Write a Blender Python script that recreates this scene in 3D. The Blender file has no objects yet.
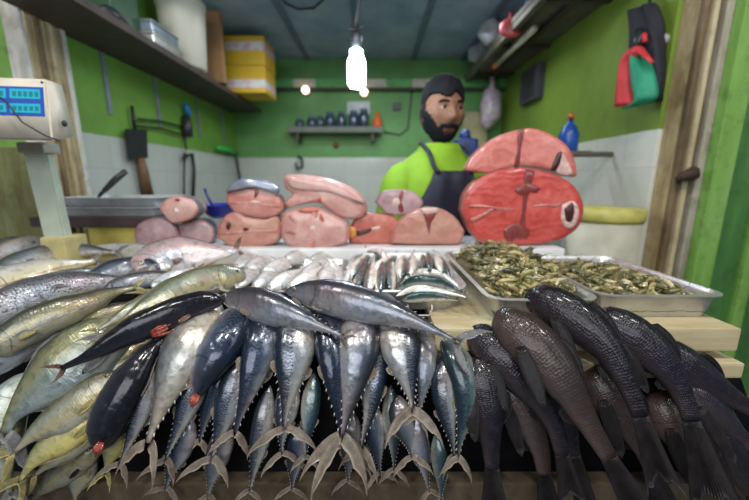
import bpy, bmesh, math, random
from mathutils import Vector, Matrix, noise
random.seed(7)
S = bpy.context.scene
COL = S.collection
PI = math.pi
# ---------------------------------------------------------------- camera
FPX, PITCH, CAMZ = 340.0, math.radians(11.6), 1.35
cd = bpy.data.cameras.new('camera'); cam = bpy.data.objects.new('camera', cd); COL.objects.link(cam)
cam.location = (0, 0, CAMZ); cam.rotation_euler = (PI/2 - PITCH, 0, 0)
cd.sensor_width = 36; cd.lens = FPX/749*36; cd.clip_start = .02
cd.dof.use_dof = True; cd.dof.focus_distance = .535; cd.dof.aperture_fstop = 2.2
S.camera = cam
# ---------------------------------------------------------------- world, lights, exposure
w = bpy.data.worlds.new('world'); S.world = w; w.use_nodes = True
w.node_tree.nodes['Background'].inputs[0].default_value = (.80, .88, 1, 1)
w.node_tree.nodes['Background'].inputs[1].default_value = .17
def area(name, loc, target, sx, sy, power, col):
    l = bpy.data.lights.new(name, 'AREA'); l.shape = 'RECTANGLE'; l.size = sx; l.size_y = sy; l.energy = power; l.color = col
    o = bpy.data.objects.new(name, l); COL.objects.link(o); o.location = loc
    o.rotation_euler = (Vector(target)-Vector(loc)).to_track_quat('-Z', 'Y').to_euler()
    return o
area('front_fill_light', (-.5, -1.7, 2.3), (0, .6, .95), 2.2, 1.0, 34, (.95, .97, 1))  # unseen area light in front, added to brighten the hanging fish
for _x, _y, _p in ((-.95, -.05, 10), (-.25, -.25, 9), (.35, .05, 9), (1.1, -.15, 9)):
    area('market_hall_lamp', (_x, _y, 2.75), (_x*.55, .6, 1.0), .16, .16, _p, (1, .97, .90))
area('side_area_light', (1.9, -.8, 2.6), (.2, .7, 1.0), .8, 1.2, 7, (.9, .95, 1))  # unseen area light from the right front
area('room_area_light', (.05, 2.1, 2.24), (.05, 2.1, 1), 1.2, .10, 11, (.88, .95, 1))  # narrow area light below the ceiling, no tube fixture built here
S.view_settings.view_transform = 'Standard'; S.view_settings.look = 'None'
S.view_settings.exposure = 0.0; S.view_settings.gamma = 1.0; S.view_settings.use_curve_mapping = False
S.cycles.use_denoising = True; S.cycles.max_bounces = 6

# ---------------------------------------------------------------- projection helpers
CAM = Vector((0, 0, CAMZ)); FWD = Vector((0, math.cos(PITCH), -math.sin(PITCH)))
def ray(px, py):
    u = (px-374.5)/FPX; v = (py-250)/FPX
    return Vector((u, math.cos(PITCH)-v*math.sin(PITCH), -math.sin(PITCH)-v*math.cos(PITCH)))
def PY(px, py, Y):
    d = ray(px, py); return CAM + d*(Y/d.y)
def PZ(px, py, z):
    d = ray(px, py); return CAM + d*((z-CAMZ)/d.z)
def PX(px, py, X):
    d = ray(px, py); return CAM + d*(X/d.x)
def catmull(pts, n):
    m = len(pts)
    if m == 2:
        return [pts[0].lerp(pts[1], i/(n-1)) for i in range(n)]
    out = []
    P = [pts[0]*2-pts[1]] + list(pts) + [pts[-1]*2-pts[-2]]
    for i in range(n):
        t = i/(n-1)*(m-1); k = min(int(t), m-2); f = t-k
        a, b, c, d = P[k], P[k+1], P[k+2], P[k+3]
        out.append(.5*((2*b)+(c-a)*f+(2*a-5*b+4*c-d)*f*f+(3*b-a-3*c+d)*f**3))
    return out
def interp(tab, s):
    for (a, x), (b, y) in zip(tab, tab[1:]):
        if s <= b:
            f = (s-a)/(b-a) if b > a else 0
            return x+(y-x)*f
    return tab[-1][1]
# profile of the fish heap, seen from the side (Y, z)
PROF = [(1.30,1.165),(1.15,1.155),(.9,1.145),(.7,1.14),(.58,1.125),(.5,1.07),(.44,.97),(.41,.87),(.40,.70),(.40,.5)]
PC = catmull([Vector((a, b, 0)) for a, b in PROF], 80)
PN = []
for i in range(80):
    t = (PC[min(i+1,79)]-PC[max(i-1,0)]).normalized()
    PN.append(Vector((t.y, -t.x, 0)))
if PN[5].y < 0: PN = [-n for n in PN]
def prof_off(d): return [PC[i]-PN[i]*d for i in range(80)]
_pc = {}
def PS(px, py, off=0.0):
    key = round(off, 4)
    if key not in _pc: _pc[key] = prof_off(off)
    L = _pc[key]; d = ray(px, py)
    best = None
    for a, b in zip(L, L[1:]):
        # CAM + t*d : (t*dy, CAMZ+t*dz)
        ex, ey = b.x-a.x, b.y-a.y
        den = d.y*ey - d.z*ex
        if abs(den) < 1e-9: continue
        t = (a.x*ey - (a.y-CAMZ)*ex)/den
        sx, sy = t*d.y-a.x, CAMZ+t*d.z-a.y
        q = (sx*ex+sy*ey)/(ex*ex+ey*ey)
        if t > 0 and -.001 <= q <= 1.001 and (best is None or t < best): best = t
    if best is None: best = .9/d.y
    return CAM + d*best
def depth(p): return (p-CAM).dot(FWD)

# ---------------------------------------------------------------- object helpers
def origin_of(p):
    while p is not None and p.parent is not None: p = p.parent
    return p.location if p is not None else Vector((0, 0, 0))
def mesh_obj(name, verts, faces, mats, parent=None, uv=None, smooth=True, at=None, midx=None):
    org = origin_of(parent) if parent is not None else (Vector(at) if at is not None else Vector((0, 0, 0)))
    me = bpy.data.meshes.new(name)
    me.from_pydata([Vector(v)-org for v in verts], [], faces)
    if not isinstance(mats, (list, tuple)): mats = [mats]
    for m in mats: me.materials.append(m)
    if uv is not None:
        l = me.uv_layers.new(name='UVMap')
        for lp in me.loops: l.data[lp.index].uv = uv[lp.vertex_index]
    for i, p in enumerate(me.polygons):
        p.use_smooth = smooth
        if midx: p.material_index = midx[i]
    me.validate(); me.update()
    o = bpy.data.objects.new(name, me); COL.objects.link(o)
    if parent is not None: o.parent = parent
    else: o.location = org
    return o
def thing(name, label, cat, loc, group=None):
    o = bpy.data.objects.new(name, None); COL.objects.link(o); o.location = loc; o.empty_display_size = .02
    return tag(o, label, cat, group)
def tag(o, label, cat, group=None):
    o['label'] = label; o['category'] = cat
    if group: o['group'] = group
    return o
def struct(o):
    o['kind'] = 'structure'; return o
class MB:
    def __init__(s): s.v = []; s.f = []; s.mi = []; s.k = 0
    def add(s, v, f):
        n = len(s.v); s.v += [Vector(x) for x in v]; s.f += [[i+n for i in q] for q in f]; s.mi += [s.k]*len(f); return s
    def box(s, x0, x1, y0, y1, z0, z1, M=None, b=0.0):
        bm = bmesh.new(); bmesh.ops.create_cube(bm, size=1)
        for v in bm.verts: v.co = Vector(((x0+x1)/2+v.co.x*(x1-x0), (y0+y1)/2+v.co.y*(y1-y0), (z0+z1)/2+v.co.z*(z1-z0)))
        if b > 0: bmesh.ops.bevel(bm, geom=list(bm.edges), offset=b, segments=2, affect='EDGES', profile=.7)
        if M: bmesh.ops.transform(bm, matrix=M, verts=bm.verts)
        return s.bm(bm)
    def bm(s, bm):
        bm.verts.index_update()
        s.add([v.co.copy() for v in bm.verts], [[v.index for v in f.verts] for f in bm.faces]); bm.free(); return s
    def tube(s, pts, r, n=8, caps=True):
        pts = [Vector(p) for p in pts]; rs = r if isinstance(r, (list, tuple)) else [r]*len(pts)
        vs = []; up = None
        for i, p in enumerate(pts):
            t = (pts[min(i+1, len(pts)-1)]-pts[max(i-1, 0)]).normalized()
            if up is None: up = t.orthogonal().normalized()
            up = (up-t*up.dot(t)).normalized(); sd = t.cross(up)
            for k in range(n):
                a = 2*PI*k/n; vs.append(p+(up*math.cos(a)+sd*math.sin(a))*rs[i])
        fs = [[i*n+k, i*n+(k+1) % n, (i+1)*n+(k+1) % n, (i+1)*n+k] for i in range(len(pts)-1) for k in range(n)]
        if caps: fs += [list(range(n))[::-1], [(len(pts)-1)*n+k for k in range(n)]]
        return s.add(vs, fs)
    def lathe(s, prof, c, n=24, M=None):
        vs = []; c = Vector(c)
        for r, z in prof:
            for k in range(n):
                a = 2*PI*k/n; p = Vector((r*math.cos(a), r*math.sin(a), z))
                vs.append(c+(M @ p if M else p))
        m = len(prof)
        fs = [[i*n+k, i*n+(k+1) % n, (i+1)*n+(k+1) % n, (i+1)*n+k] for i in range(m-1) for k in range(n)]
        fs += [list(range(n))[::-1], [(m-1)*n+k for k in range(n)]]
        return s.add(vs, fs)
    def ball(s, c, rx, ry=None, rz=None, n=12):
        ry = ry or rx; rz = rz or rx; vs = []; c = Vector(c)
        for i in range(n//2+1):
            th = PI*i/(n//2)
            for k in range(n):
                a = 2*PI*k/n; vs.append(c+Vector((rx*math.sin(th)*math.cos(a), ry*math.sin(th)*math.sin(a), rz*math.cos(th))))
        return s.add(vs, [[i*n+k, (i+1)*n+k, (i+1)*n+(k+1) % n, i*n+(k+1) % n] for i in range(n//2) for k in range(n)])
    def build(s, name, mats, parent=None, smooth=False, at=None):
        return mesh_obj(name, s.v, s.f, mats, parent, None, smooth, at, s.mi)

# ---------------------------------------------------------------- material helpers
class NT:
    def __init__(s, name):
        s.m = bpy.data.materials.new(name); s.m.use_nodes = True; s.t = s.m.node_tree; s.b = s.t.nodes['Principled BSDF']
    def n(s, ty, ins=None, **kw):
        nd = s.t.nodes.new('ShaderNode'+ty)
        for k, v in kw.items(): setattr(nd, k, v)
        for k, v in (ins or {}).items(): s.set(nd.inputs[k], v)
        return nd
    def set(s, sock, v):
        if isinstance(v, bpy.types.NodeSocket): s.t.links.new(v, sock)
        elif isinstance(v, bpy.types.Node): s.t.links.new(v.outputs[0], sock)
        else:
            if sock.type == 'RGBA' and len(v) == 3: v = (*v, 1)
            sock.default_value = v
    def p(s, **kw):
        for k, v in kw.items(): s.set(s.b.inputs[k.replace('_', ' ')], v)
        return s
    def math(s, op, a, b=0.0, c=None):
        nd = s.n('Math', {0: a, 1: b}, operation=op)
        if c is not None: s.set(nd.inputs[2], c)
        return nd.outputs[0]
    def mix(s, f, a, b, mode='MIX'):
        nd = s.n('Mix', None, data_type='RGBA', blend_type=mode)
        s.set(nd.inputs[0], f); s.set(nd.inputs[6], a); s.set(nd.inputs[7], b); return nd.outputs[2]
    def ramp(s, f, stops):
        nd = s.n('ValToRGB'); s.set(nd.inputs[0], f); e = nd.color_ramp.elements
        while len(e) < len(stops): e.new(.5)
        for q, (pos, c) in zip(e, stops):
            q.position = pos; q.color = (*c, 1) if not isinstance(c, float) else (c, c, c, 1)
        return nd.outputs[0]
    def noise(s, vec, scale, detail=3, rough=.55, dist=0.0):
        nd = s.n('TexNoise', {'Scale': scale, 'Detail': detail, 'Roughness': rough, 'Distortion': dist})
        if vec is not None: s.set(nd.inputs['Vector'], vec)
        return nd.outputs[0]
    def obj(s): return s.n('TexCoord').outputs['Object']
    def gen(s): return s.n('NewGeometry').outputs['Position']
    def bump(s, h, st, dist=.002):
        nd = s.n('Bump', {'Strength': st, 'Distance': dist, 'Height': h}); s.set(s.b.inputs['Normal'], nd.outputs[0]); return s
def plain(name, col, rough=.5, metal=0.0, var=.12, scale=20, col2=None, bump=0.0, coat=0.0):
    t = NT(name); o = t.obj(); f = t.noise(o, scale, 4)
    c2 = col2 or tuple(max(0, c*(1-2*var)) for c in col); c1 = tuple(min(1, c*(1+var)) for c in col) if not col2 else col
    t.p(Base_Color=t.ramp(f, [(.3, c1), (.7, c2)]), Roughness=rough, Metallic=metal, Coat_Weight=coat)
    if bump: t.bump(f, bump)
    return t.m

def fish_mat(name, back, mid, belly, met=.35, rough=.3, stripes=0, stripe_col=(.01,.02,.04), scales=0.0, scale_n=(50, 13), spots=0.0, streak=None, irid=.25, edge=(.30, .62), gill=1.0, coat=.5, lowline=None):
    t = NT(name); uv = t.n('UVMap').outputs[0]; sp = t.n('SeparateXYZ', {0: uv}); u, v = sp.outputs[0], sp.outputs[1]
    o = t.obj()
    n1 = t.noise(o, 22, 4); n2 = t.noise(o, 75, 3); n3 = t.noise(o, 9, 2)
    vv = t.math('ADD', v, t.math('MULTIPLY', t.math('SUBTRACT', n1, .5), .28))
    c = t.ramp(vv, [(edge[0]*.6, back), ((edge[0]+edge[1])/2, mid), (edge[1]+.1, belly)])
    # iridescence of the wet skin
    ir = t.ramp(n3, [(.28, (.70, .42, .62)), (.42, (.60, .52, .44)), (.55, (.50, .58, .60)), (.72, (.28, .46, .66))])
    c = t.mix(irid, c, ir, 'SOFT_LIGHT')
    if streak:
        m = t.ramp(t.math('DIVIDE', t.math('ABSOLUTE', t.math('SUBTRACT', vv, streak[0])), streak[1]*2.2), [(.1, 1.0), (.9, 0.0)])
        c = t.mix(t.math('MULTIPLY', m, streak[3]), c, streak[2])
    if stripes:
        cv = t.n('CombineXYZ', {0: t.math('MULTIPLY', u, stripes), 1: t.math('MULTIPLY', v, 7.0)})
        wv = t.n('TexWave', {'Vector': cv.outputs[0], 'Scale': .5, 'Distortion': 11.0, 'Detail': 3.0, 'Detail Scale': 1.7})
        m = t.math('MULTIPLY', t.math('GREATER_THAN', wv.outputs[1], .56), t.math('LESS_THAN', vv, .5))
        m = t.math('MULTIPLY', m, t.math('GREATER_THAN', u, .30))
        c = t.mix(t.math('MULTIPLY', m, .8), c, stripe_col)
    if spots:
        vo = t.n('TexVoronoi', {'Vector': o, 'Scale': 210.0})
        m = t.math('MULTIPLY', t.math('LESS_THAN', vo.outputs[0], .34), t.math('LESS_THAN', v, .7))
        c = t.mix(t.math('MULTIPLY', m, spots), c, (.02, .02, .025))
    if lowline:
        m = t.math('LESS_THAN', t.math('ABSOLUTE', t.math('SUBTRACT', v, lowline[0])), lowline[1])
        c = t.mix(t.math('MULTIPLY', m, .7), c, lowline[2])
    if gill:
        g = t.math('SUBTRACT', u, t.math('ADD', .16, t.math('MULTIPLY', .055, t.math('SINE', t.math('MULTIPLY', v, PI)))))
        m = t.math('MULTIPLY', t.math('LESS_THAN', t.math('ABSOLUTE', g), .0045), t.math('LESS_THAN', t.math('ABSOLUTE', t.math('SUBTRACT', v, .55)), .36))
        c = t.mix(t.math('MULTIPLY', m, .5*gill), c, (.02, .012, .012))
    rnd = t.n('ObjectInfo').outputs['Random']
    hs = t.n('HueSaturation', {'Color': c, 'Value': t.math('ADD', .80, t.math('MULTIPLY', rnd, .4))})
    c = t.mix(t.math('MULTIPLY', t.ramp(n2, [(.50, 0.0), (.68, 1.0)]), .42), hs.outputs[0], (.03, .03, .035))
    t.p(Base_Color=c, Roughness=t.math('ADD', rough-.10, t.math('MULTIPLY', n1, .20)), Metallic=met, Coat_Weight=coat, Coat_Roughness=.07)
    t.b.inputs['Specular IOR Level'].default_value = .3 if back[0] < .012 or name.startswith('brown') else .6
    h = t.math('ADD', t.math('MULTIPLY', n2, .35), t.math('MULTIPLY', t.noise(o, 38, 2), 1.1))
    if scales:
        cv = t.n('CombineXYZ', {0: t.math('MULTIPLY', u, float(scale_n[0])), 1: t.math('MULTIPLY', v, float(scale_n[1]))})
        vo = t.n('TexVoronoi', {'Vector': cv.outputs[0], 'Scale': 1.0, 'Randomness': .4})
        h = t.math('ADD', h, t.math('MULTIPLY', vo.outputs[0], scales))
    t.bump(h, .7, .0022)
    return t.m
def fin_mat(name, col, col2, alpha=1.0):
    t = NT(name); uv = t.n('UVMap').outputs[0]
    wv = t.n('TexWave', {'Vector': uv, 'Scale': 6.0, 'Distortion': 1.5}, bands_direction='Y')
    sp = t.n('SeparateXYZ', {0: uv}); c = t.mix(t.math('MULTIPLY', wv.outputs[1], .8), col, col2); n = t.noise(t.obj(), 60, 4, .7)
    c = t.mix(t.ramp(n, [(.42, 0.0), (.66, .85)]), c, tuple(q*.28 for q in col))
    c = t.mix(t.ramp(sp.outputs[1], [(.70, 0.0), (1.0, .6)]), c, tuple(min(1, q*1.5) for q in col))
    t.p(Base_Color=c, Roughness=.38, Coat_Weight=.3 if col[0] > .1 else .08); t.b.inputs['Specular IOR Level'].default_value = .5 if col[0] > .1 else .2; t.bump(wv.outputs[1], .5, .001)
    return t.m

M = {}
M['tuna'] = fish_mat('tuna_skin', (.020, .032, .055), (.19, .19, .215), (.52, .50, .48), .5, .27, stripes=26, irid=.6, edge=(.26, .60))
M['tuna_dark'] = fish_mat('tuna_skin_dark', (.015, .026, .050), (.075, .090, .135), (.42, .40, .42), .48, .25, stripes=30, irid=.6, edge=(.38, .72))
M['tuna_grey'] = fish_mat('tuna_skin_grey', (.040, .042, .055), (.165, .16, .185), (.40, .38, .39), .5, .28, irid=.65, edge=(.24, .74))
M['tuna_pale'] = fish_mat('tuna_skin_pale', (.070, .075, .085), (.25, .24, .225), (.50, .46, .39), .4, .3, irid=.55, edge=(.20, .7))
M['mackerel'] = fish_mat('mackerel_skin', (.022, .050, .065), (.12, .165, .17), (.46, .46, .40), .42, .28, stripes=34, stripe_col=(.008,.022,.035), irid=.5, edge=(.35, .8))
M['black'] = fish_mat('black_fish_skin', (.007, .008, .013), (.011, .012, .020), (.030, .030, .040), .12, .2, irid=.2, gill=.5, coat=.35)
M['rohu'] = fish_mat('dark_scaled_skin', (.007, .007, .011), (.014, .011, .018), (.034, .026, .030), .15, .27, scales=.55, scale_n=(58, 17), irid=.2, coat=.22)
M['rohu_brown'] = fish_mat('brown_scaled_skin', (.028, .020, .019), (.042, .030, .028), (.075, .055, .052), .12, .30, scales=.5, scale_n=(58, 17), irid=.25, coat=.2)
M['silver_green'] = fish_mat('silver_green_skin', (.12, .135, .08), (.30, .34, .28), (.40, .45, .43), .35, .33, scales=.2, scale_n=(60, 14), streak=(.30, .12, (.38, .36, .15), .6), irid=.5, edge=(.2, .6))
M['yellow_fish'] = fish_mat('yellow_fish_skin', (.115, .120, .060), (.33, .335, .27), (.42, .40, .32), .28, .33, scales=.2, streak=(.66, .12, (.48, .36, .07), .45), irid=.5, edge=(.25, .6))
M['yellow_bright'] = fish_mat('yellow_belly_skin', (.15, .15, .065), (.38, .34, .16), (.50, .42, .13), .18, .33, irid=.4, edge=(.25, .7))
M['olive'] = fish_mat('olive_skin', (.045, .048, .030), (.19, .185, .125), (.37, .34, .24), .25, .3, scales=.25, streak=(.52, .04, (.58, .44, .04), .30), irid=.45)
M['speckled'] = fish_mat('speckled_skin', (.085, .085, .095), (.25, .25, .28), (.42, .42, .44), .35, .34, spots=.75, scales=.3, irid=.5)
M['pale_long'] = fish_mat('pale_long_skin', (.28, .26, .27), (.60, .55, .50), (.68, .58, .33), .2, .36, lowline=(.62, .03, (.32, .13, .11)), irid=.3, edge=(.15, .5))
M['dark_back'] = fish_mat('dark_back_skin', (.030, .036, .060), (.16, .17, .21), (.52, .52, .54), .35, .3, irid=.3, edge=(.35, .6))
M['pink_fish'] = fish_mat('pink_fish_skin', (.40, .30, .31), (.48, .43, .45), (.56, .53, .54), .25, .33, scales=.3, streak=(.30, .03, (.75, .26, .12), .35), irid=.3)
M['silver_white'] = fish_mat('silver_white_skin', (.34, .36, .35), (.66, .67, .66), (.62, .61, .57), .25, .34, irid=.3, edge=(.1, .4), gill=.6)
M['sardine'] = fish_mat('sardine_skin', (.018, .055, .060), (.12, .17, .16), (.78, .74, .66), .25, .26, irid=.2, edge=(.40, .52), gill=.5)
M['fin_brown'] = fin_mat('fin_brown', (.31, .25, .19), (.095, .072, .062))
M['fin_grey'] = fin_mat('fin_grey', (.26, .25, .25), (.09, .09, .10))
M['fin_dark'] = fin_mat('fin_dark', (.020, .017, .018), (.007, .006, .007))
M['fin_yellow'] = fin_mat('fin_yellow', (.42, .36, .14), (.24, .20, .09))
M['fin_rust'] = fin_mat('fin_rust', (.24, .13, .08), (.10, .055, .04))
M['finlet'] = plain('finlet', (.60, .58, .55), .35)
M['gill_red'] = plain('gill_red', (.46, .085, .045), .25, 0, .3, 260, (.13, .016, .014), .9, .5)
M['pupil'] = plain('pupil', (.006, .006, .008), .08, 0, 0, 5, None, 0, 1)
M['iris'] = plain('iris', (.42, .38, .30), .2, .4)

# ---------------------------------------------------------------- fish builder
KIND = {
 'tuna':   dict(h=[(0,.03),(.04,.28),(.12,.62),(.24,.92),(.36,1),(.5,.92),(.65,.66),(.8,.34),(.92,.14),(1,.10)], wr=.74, tail='lunate', finlets=1),
 'slim':   dict(h=[(0,.08),(.05,.42),(.18,.85),(.35,1),(.55,.95),(.75,.62),(.9,.28),(1,.20)], wr=.60, tail='fork', finlets=0),
 'deep':   dict(h=[(0,.08),(.05,.40),(.16,.80),(.34,1),(.52,.95),(.7,.62),(.86,.27),(.95,.14),(1,.14)], wr=.42, tail='fork', finlets=0),
 'long':   dict(h=[(0,.15),(.04,.50),(.14,.85),(.32,1),(.55,.92),(.75,.58),(.9,.25),(1,.16)], wr=.78, tail='fork', finlets=0),
 'rohu':   dict(h=[(0,.30),(.02,.52),(.07,.76),(.18,.97),(.30,1),(.46,.86),(.64,.60),(.82,.40),(1,.30)], wr=.74, tail='fan', finlets=0),
}
def frame_of(pts, i, flip, roll):
    T = (pts[min(i+1, len(pts)-1)]-pts[max(i-1, 0)]).normalized()
    n = (CAM-pts[i]).normalized(); n = (n*.8+Vector((0, -.35, .5))).normalized()
    n = (n-T*n.dot(T)).normalized()
    D = T.cross(n)*flip
    c, s = math.cos(roll), math.sin(roll)
    return T, n*c-D*s, D*c+n*s
def sheet(name, grid, mat, parent, th):
    nu, nv = len(grid), len(grid[0]); vs = []; uv = []
    nrm = []
    for i in range(nu):
        for j in range(nv):
            a = grid[min(i+1, nu-1)][j]-grid[max(i-1, 0)][j]; b = grid[i][min(j+1, nv-1)]-grid[i][max(j-1, 0)]
            q = a.cross(b); nrm.append(q.normalized() if q.length > 1e-12 else Vector((0, 0, 1)))
    for sgn in (1, -1):
        for i in range(nu):
            for j in range(nv):
                e = th*(.35 if (j in (0, nv-1) or i == nu-1) else 1)
                vs.append(grid[i][j]+nrm[i*nv+j]*e*.5*sgn); uv.append((i/(nu-1), j/(nv-1)))
    N = nu*nv; f = []
    for i in range(nu-1):
        for j in range(nv-1):
            q = [i*nv+j, (i+1)*nv+j, (i+1)*nv+j+1, i*nv+j+1]
            f.append(q); f.append([x+N for x in q[::-1]])
    for i in range(nu-1):
        for j in (0, nv-1):
            f.append([i*nv+j, i*nv+j+N, (i+1)*nv+j+N, (i+1)*nv+j])
    for j in range(nv-1):
        for i in (0, nu-1):
            f.append([i*nv+j, i*nv+j+1, i*nv+j+1+N, i*nv+j+N])
    return mesh_obj(name, vs, f, mat, parent, uv)
def fish(name, label, cat, kind, pts, h, mat, off=.0, flip=1, roll=0.0, fin='fin_brown', tail=None, group=None, z=None, lod=1, gill=None, pec=True, eye=True, dors=True, hidden=False, notail=False, plane=None):
    K = KIND[kind]
    W = []
    for q in pts:
        if plane: W.append(plane(q))
        elif z is not None: W.append(PZ(q[0], q[1], z+(q[2] if len(q) > 2 else 0)))
        else: W.append(PS(q[0], q[1], off+(q[2] if len(q) > 2 else 0)))
    NR, NS = (30, 18) if lod else (16, 12)
    C = catmull(W, 120)
    # resample by arc length
    acc = [0]
    for a, b in zip(C, C[1:]): acc.append(acc[-1]+(b-a).length)
    Ltot = acc[-1]; P = []; k = 0
    for i in range(NR):
        s = Ltot*i/(NR-1)
        while k < 118 and acc[k+1] < s: k += 1
        P.append(C[k].lerp(C[k+1], min(1, (s-acc[k])/max(1e-9, acc[k+1]-acc[k]))))
    mid = P[int(NR*.45)]
    hm = h/FPX*depth(mid)*.5
    root = thing(name, label, cat, mid, group)
    fr = [frame_of(P, i, flip, roll) for i in range(NR)]
    vs, uv, fs = [], [], []
    def surf(i, a, k=1.0):
        s = i/(NR-1); hh = hm*interp(K['h'], s); ww = hm*K['wr']*interp(K['h'], s)*(1 if kind != 'rohu' or s < .6 else 1-.55*(s-.6)/.4)
        if s > .8 and kind == 'tuna': ww *= 1
        ca, sa = math.cos(a), math.sin(a)
        e = .86
        ca = math.copysign(abs(ca)**e, ca)
        bel = 1.06 if ca < 0 and s < .6 else 1.0
        T, n, D = fr[i]
        return P[i]+D*hh*ca*bel*k+n*ww*sa*k
    for i in range(NR):
        for j in range(NS):
            a = 2*PI*j/NS; vs.append(surf(i, a)); uv.append((i/(NR-1), (1-math.cos(a))/2))
    for i in range(NR-1):
        for j in range(NS):
            fs.append([i*NS+j, i*NS+(j+1) % NS, (i+1)*NS+(j+1) % NS, (i+1)*NS+j])
    fs.append(list(range(NS))[::-1]); fs.append([(NR-1)*NS+j for j in range(NS)])
    mesh_obj('body', vs, fs, M[mat], root, uv)
    finm = M[fin]; th = hm*.05
    # tail fin
    if not notail:
        T, n, D = fr[-1]; pb = hm*K['h'][-1][1]
        tl, ts, droop = tail if tail else {'lunate': (.75, 1.0, 0), 'fork': (.9, .75, 0), 'fan': (1.5, .55, 0)}[K['tail']]
        tl *= hm*2*(1.15 if K['tail'] == 'lunate' else 1.0); ts *= hm*1.1
        B = P[-1]-T*hm*.10
        gv = -1 if droop else 1
        if K['tail'] == 'fan':
            g = []
            for i in range(9):
                u = i/8; row = []
                for j in range(9):
                    q = j/8*2-1
                    wdt = pb*1.0+(ts-pb)*(u**1.1)
                    ln = tl*u*(1-.22*math.cos(q*PI/2)+(.05*math.sin(q*9+h)+.03*math.sin(q*23))*u)
                    row.append(B+T*ln+D*wdt*q*(1-.25*u*(1-u))+n*(hm*(.16*math.sin(q*3.4+h)+.05*math.sin(q*11))*u)+Vector((0, .02, -.05))*u*u*tl*4*.2)
                g.append(row)
            sheet('tail_fin', g, finm, root, th)
        else:
            for sg in (1, -1):
                g = []
                for i in range(9):
                    u = i/8; row = []
                    for j in range(5):
                        q = j/4
                        lead = T*(tl*(.25*u+.75*u**1.7))+D*sg*(pb*.9*(1-u)+ts*(1-(1-u)**1.5))
                        trail = T*(tl*(.26+.74*u**1.4+.03*math.sin(u*17+h)+.02*math.sin(u*41)))+D*sg*(ts*u*.94)
                        if i == 0: trail = T*(tl*.24)
                        e = lead.lerp(trail, q*(1-u**4))
                        row.append(B+e+n*(hm*.12*math.sin(u*2.5+sg+h)))
                    g.append(row)
                sheet('tail_lobe', g, finm, root, th)
    if K['finlets'] and lod:
        for sg, nm in ((1, 'dorsal_finlets'), (-1, 'ventral_finlets')):
            mb = MB()
            for q in range(7):
                s = .66+.29*q/6; i = s*(NR-1); i0 = int(i); T, n, D = fr[i0]
                b = surf(i0, 0 if sg > 0 else PI).lerp(surf(min(i0+1, NR-1), 0 if sg > 0 else PI), i-i0)
                r = hm*.045
                tip = b+D*sg*hm*.075+T*hm*.12
                mb.add([b-T*r+n*r*.7, b+T*r*1.5+n*r*.6, b+T*r*1.5-n*r*.6, b-T*r-n*r*.7, tip], [[0, 1, 4], [1, 2, 4], [2, 3, 4], [3, 0, 4], [3, 2, 1, 0]])
            mb.build(nm, M['finlet'], root, True)
    if dors and lod:
        # dorsal and anal fins
        spec = {'tuna': [(1, .56, .10, .22), (-1, .60, .10, .22)], 'rohu': [(1, .34, .28, .30), (-1, .66, .12, .28)], 'deep': [(1, .30, .45, .16), (-1, .48, .34, .14)],
                'slim': [(1, .42, .12, .22)], 'long': [(1, .45, .35, .12), (-1, .55, .28, .10)]}[kind]
        for sg, s0, ln, hg in spec:
            g = []
            for i in range(8):
                s = s0+ln*i/7; x = s*(NR-1); i0 = min(int(x), NR-2); T, n, D = fr[i0]
                a = 0 if sg > 0 else PI
                b = surf(i0, a, .96).lerp(surf(i0+1, a, .96), x-i0); q = i/7
                hh = hm*hg*(math.sin(PI*min(1, (q*.8+.2)))**.7)*(1-.5*q)
                g.append([b, b+D*sg*hh*.5+T*hh*.4, b+D*sg*hh+T*hh*.8])
            sheet('dorsal_fin' if sg > 0 else 'anal_fin', g, finm, root, th*.8)
    if pec and lod and not (kind == 'tuna' and off > .02):
        for sg in (1,):
            i0 = int(.25*(NR-1)); T, n, D = fr[i0]
            b = surf(i0, PI/2+.45)
            big = 2.3 if kind == 'rohu' else .85
            dn_ = Vector((0, -.25, -1)); dn_ = dn_-n*dn_.dot(n)*.8
            ax = (T*.55+dn_.normalized()*.75).normalized() if kind == 'rohu' else (T-D*.18).normalized()
            sd = n.cross(ax).normalized(); wf = .33 if kind == 'rohu' else .16
            g = []
            for i in range(8):
                u = i/7; row = []
                for j in range(5):
                    q = j/4*2-1
                    row.append(b+ax*hm*big*(u-.10*abs(q)*u)+sd*hm*wf*q*(.30+.70*math.sin(PI*(.12+.80*u**.9)))+n*hm*(.02+.07*u+.03*math.sin(q*3+u*4)*u))
                g.append(row)
            sheet('pectoral_fin', g, finm, root, th*.7)
    if eye and not hidden:
        i0 = max(1, int(.085*(NR-1))); T, n, D = fr[i0]
        for sg in (1, -1):
            c = surf(i0, sg*PI/2*.80, .93); r = hm*(.13 if kind != 'rohu' else .085)
            mb = MB(); out = (n*sg).normalized()
            mb.k = 0; mb.ball(c, r, r, r, 12); mb.k = 1
            mb.ball(c+out*r*.45, r*.66, r*.66, r*.66, 10)
            mb.build('eye', [M['iris'], M['pupil']], root, True)
    if gill:
        gx, gy, gl, ga = gill
        c = PS(gx, gy, off-.022) if z is None else PZ(gx, gy, z+.02)
        dpt = depth(c)/FPX; mb = MB(); rr = random.Random(gx)
        T, n, D = fr[2]; ax = (PS(gx+10*math.cos(ga), gy+10*math.sin(ga), off-.022)-c).normalized()
        sd = ax.cross(n).normalized()
        for q in range(5):
            o2 = sd*(q-2)*dpt*2.2
            mb.tube([c+o2*.6-ax*gl*.4*dpt, c+o2*.9+n*.003+sd*dpt*rr.uniform(-1, 1), c+o2*1.2*rr.uniform(.3, 1)+ax*gl*.5*dpt*rr.uniform(.5, 1.0)+sd*dpt*rr.uniform(-2, 2)], [dpt*.7, dpt*1.5, dpt*.4], 7)
        mb.build('gill_tuft', M['gill_red'], root, True)['label'] = 'red gill flesh'
    return root

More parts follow.
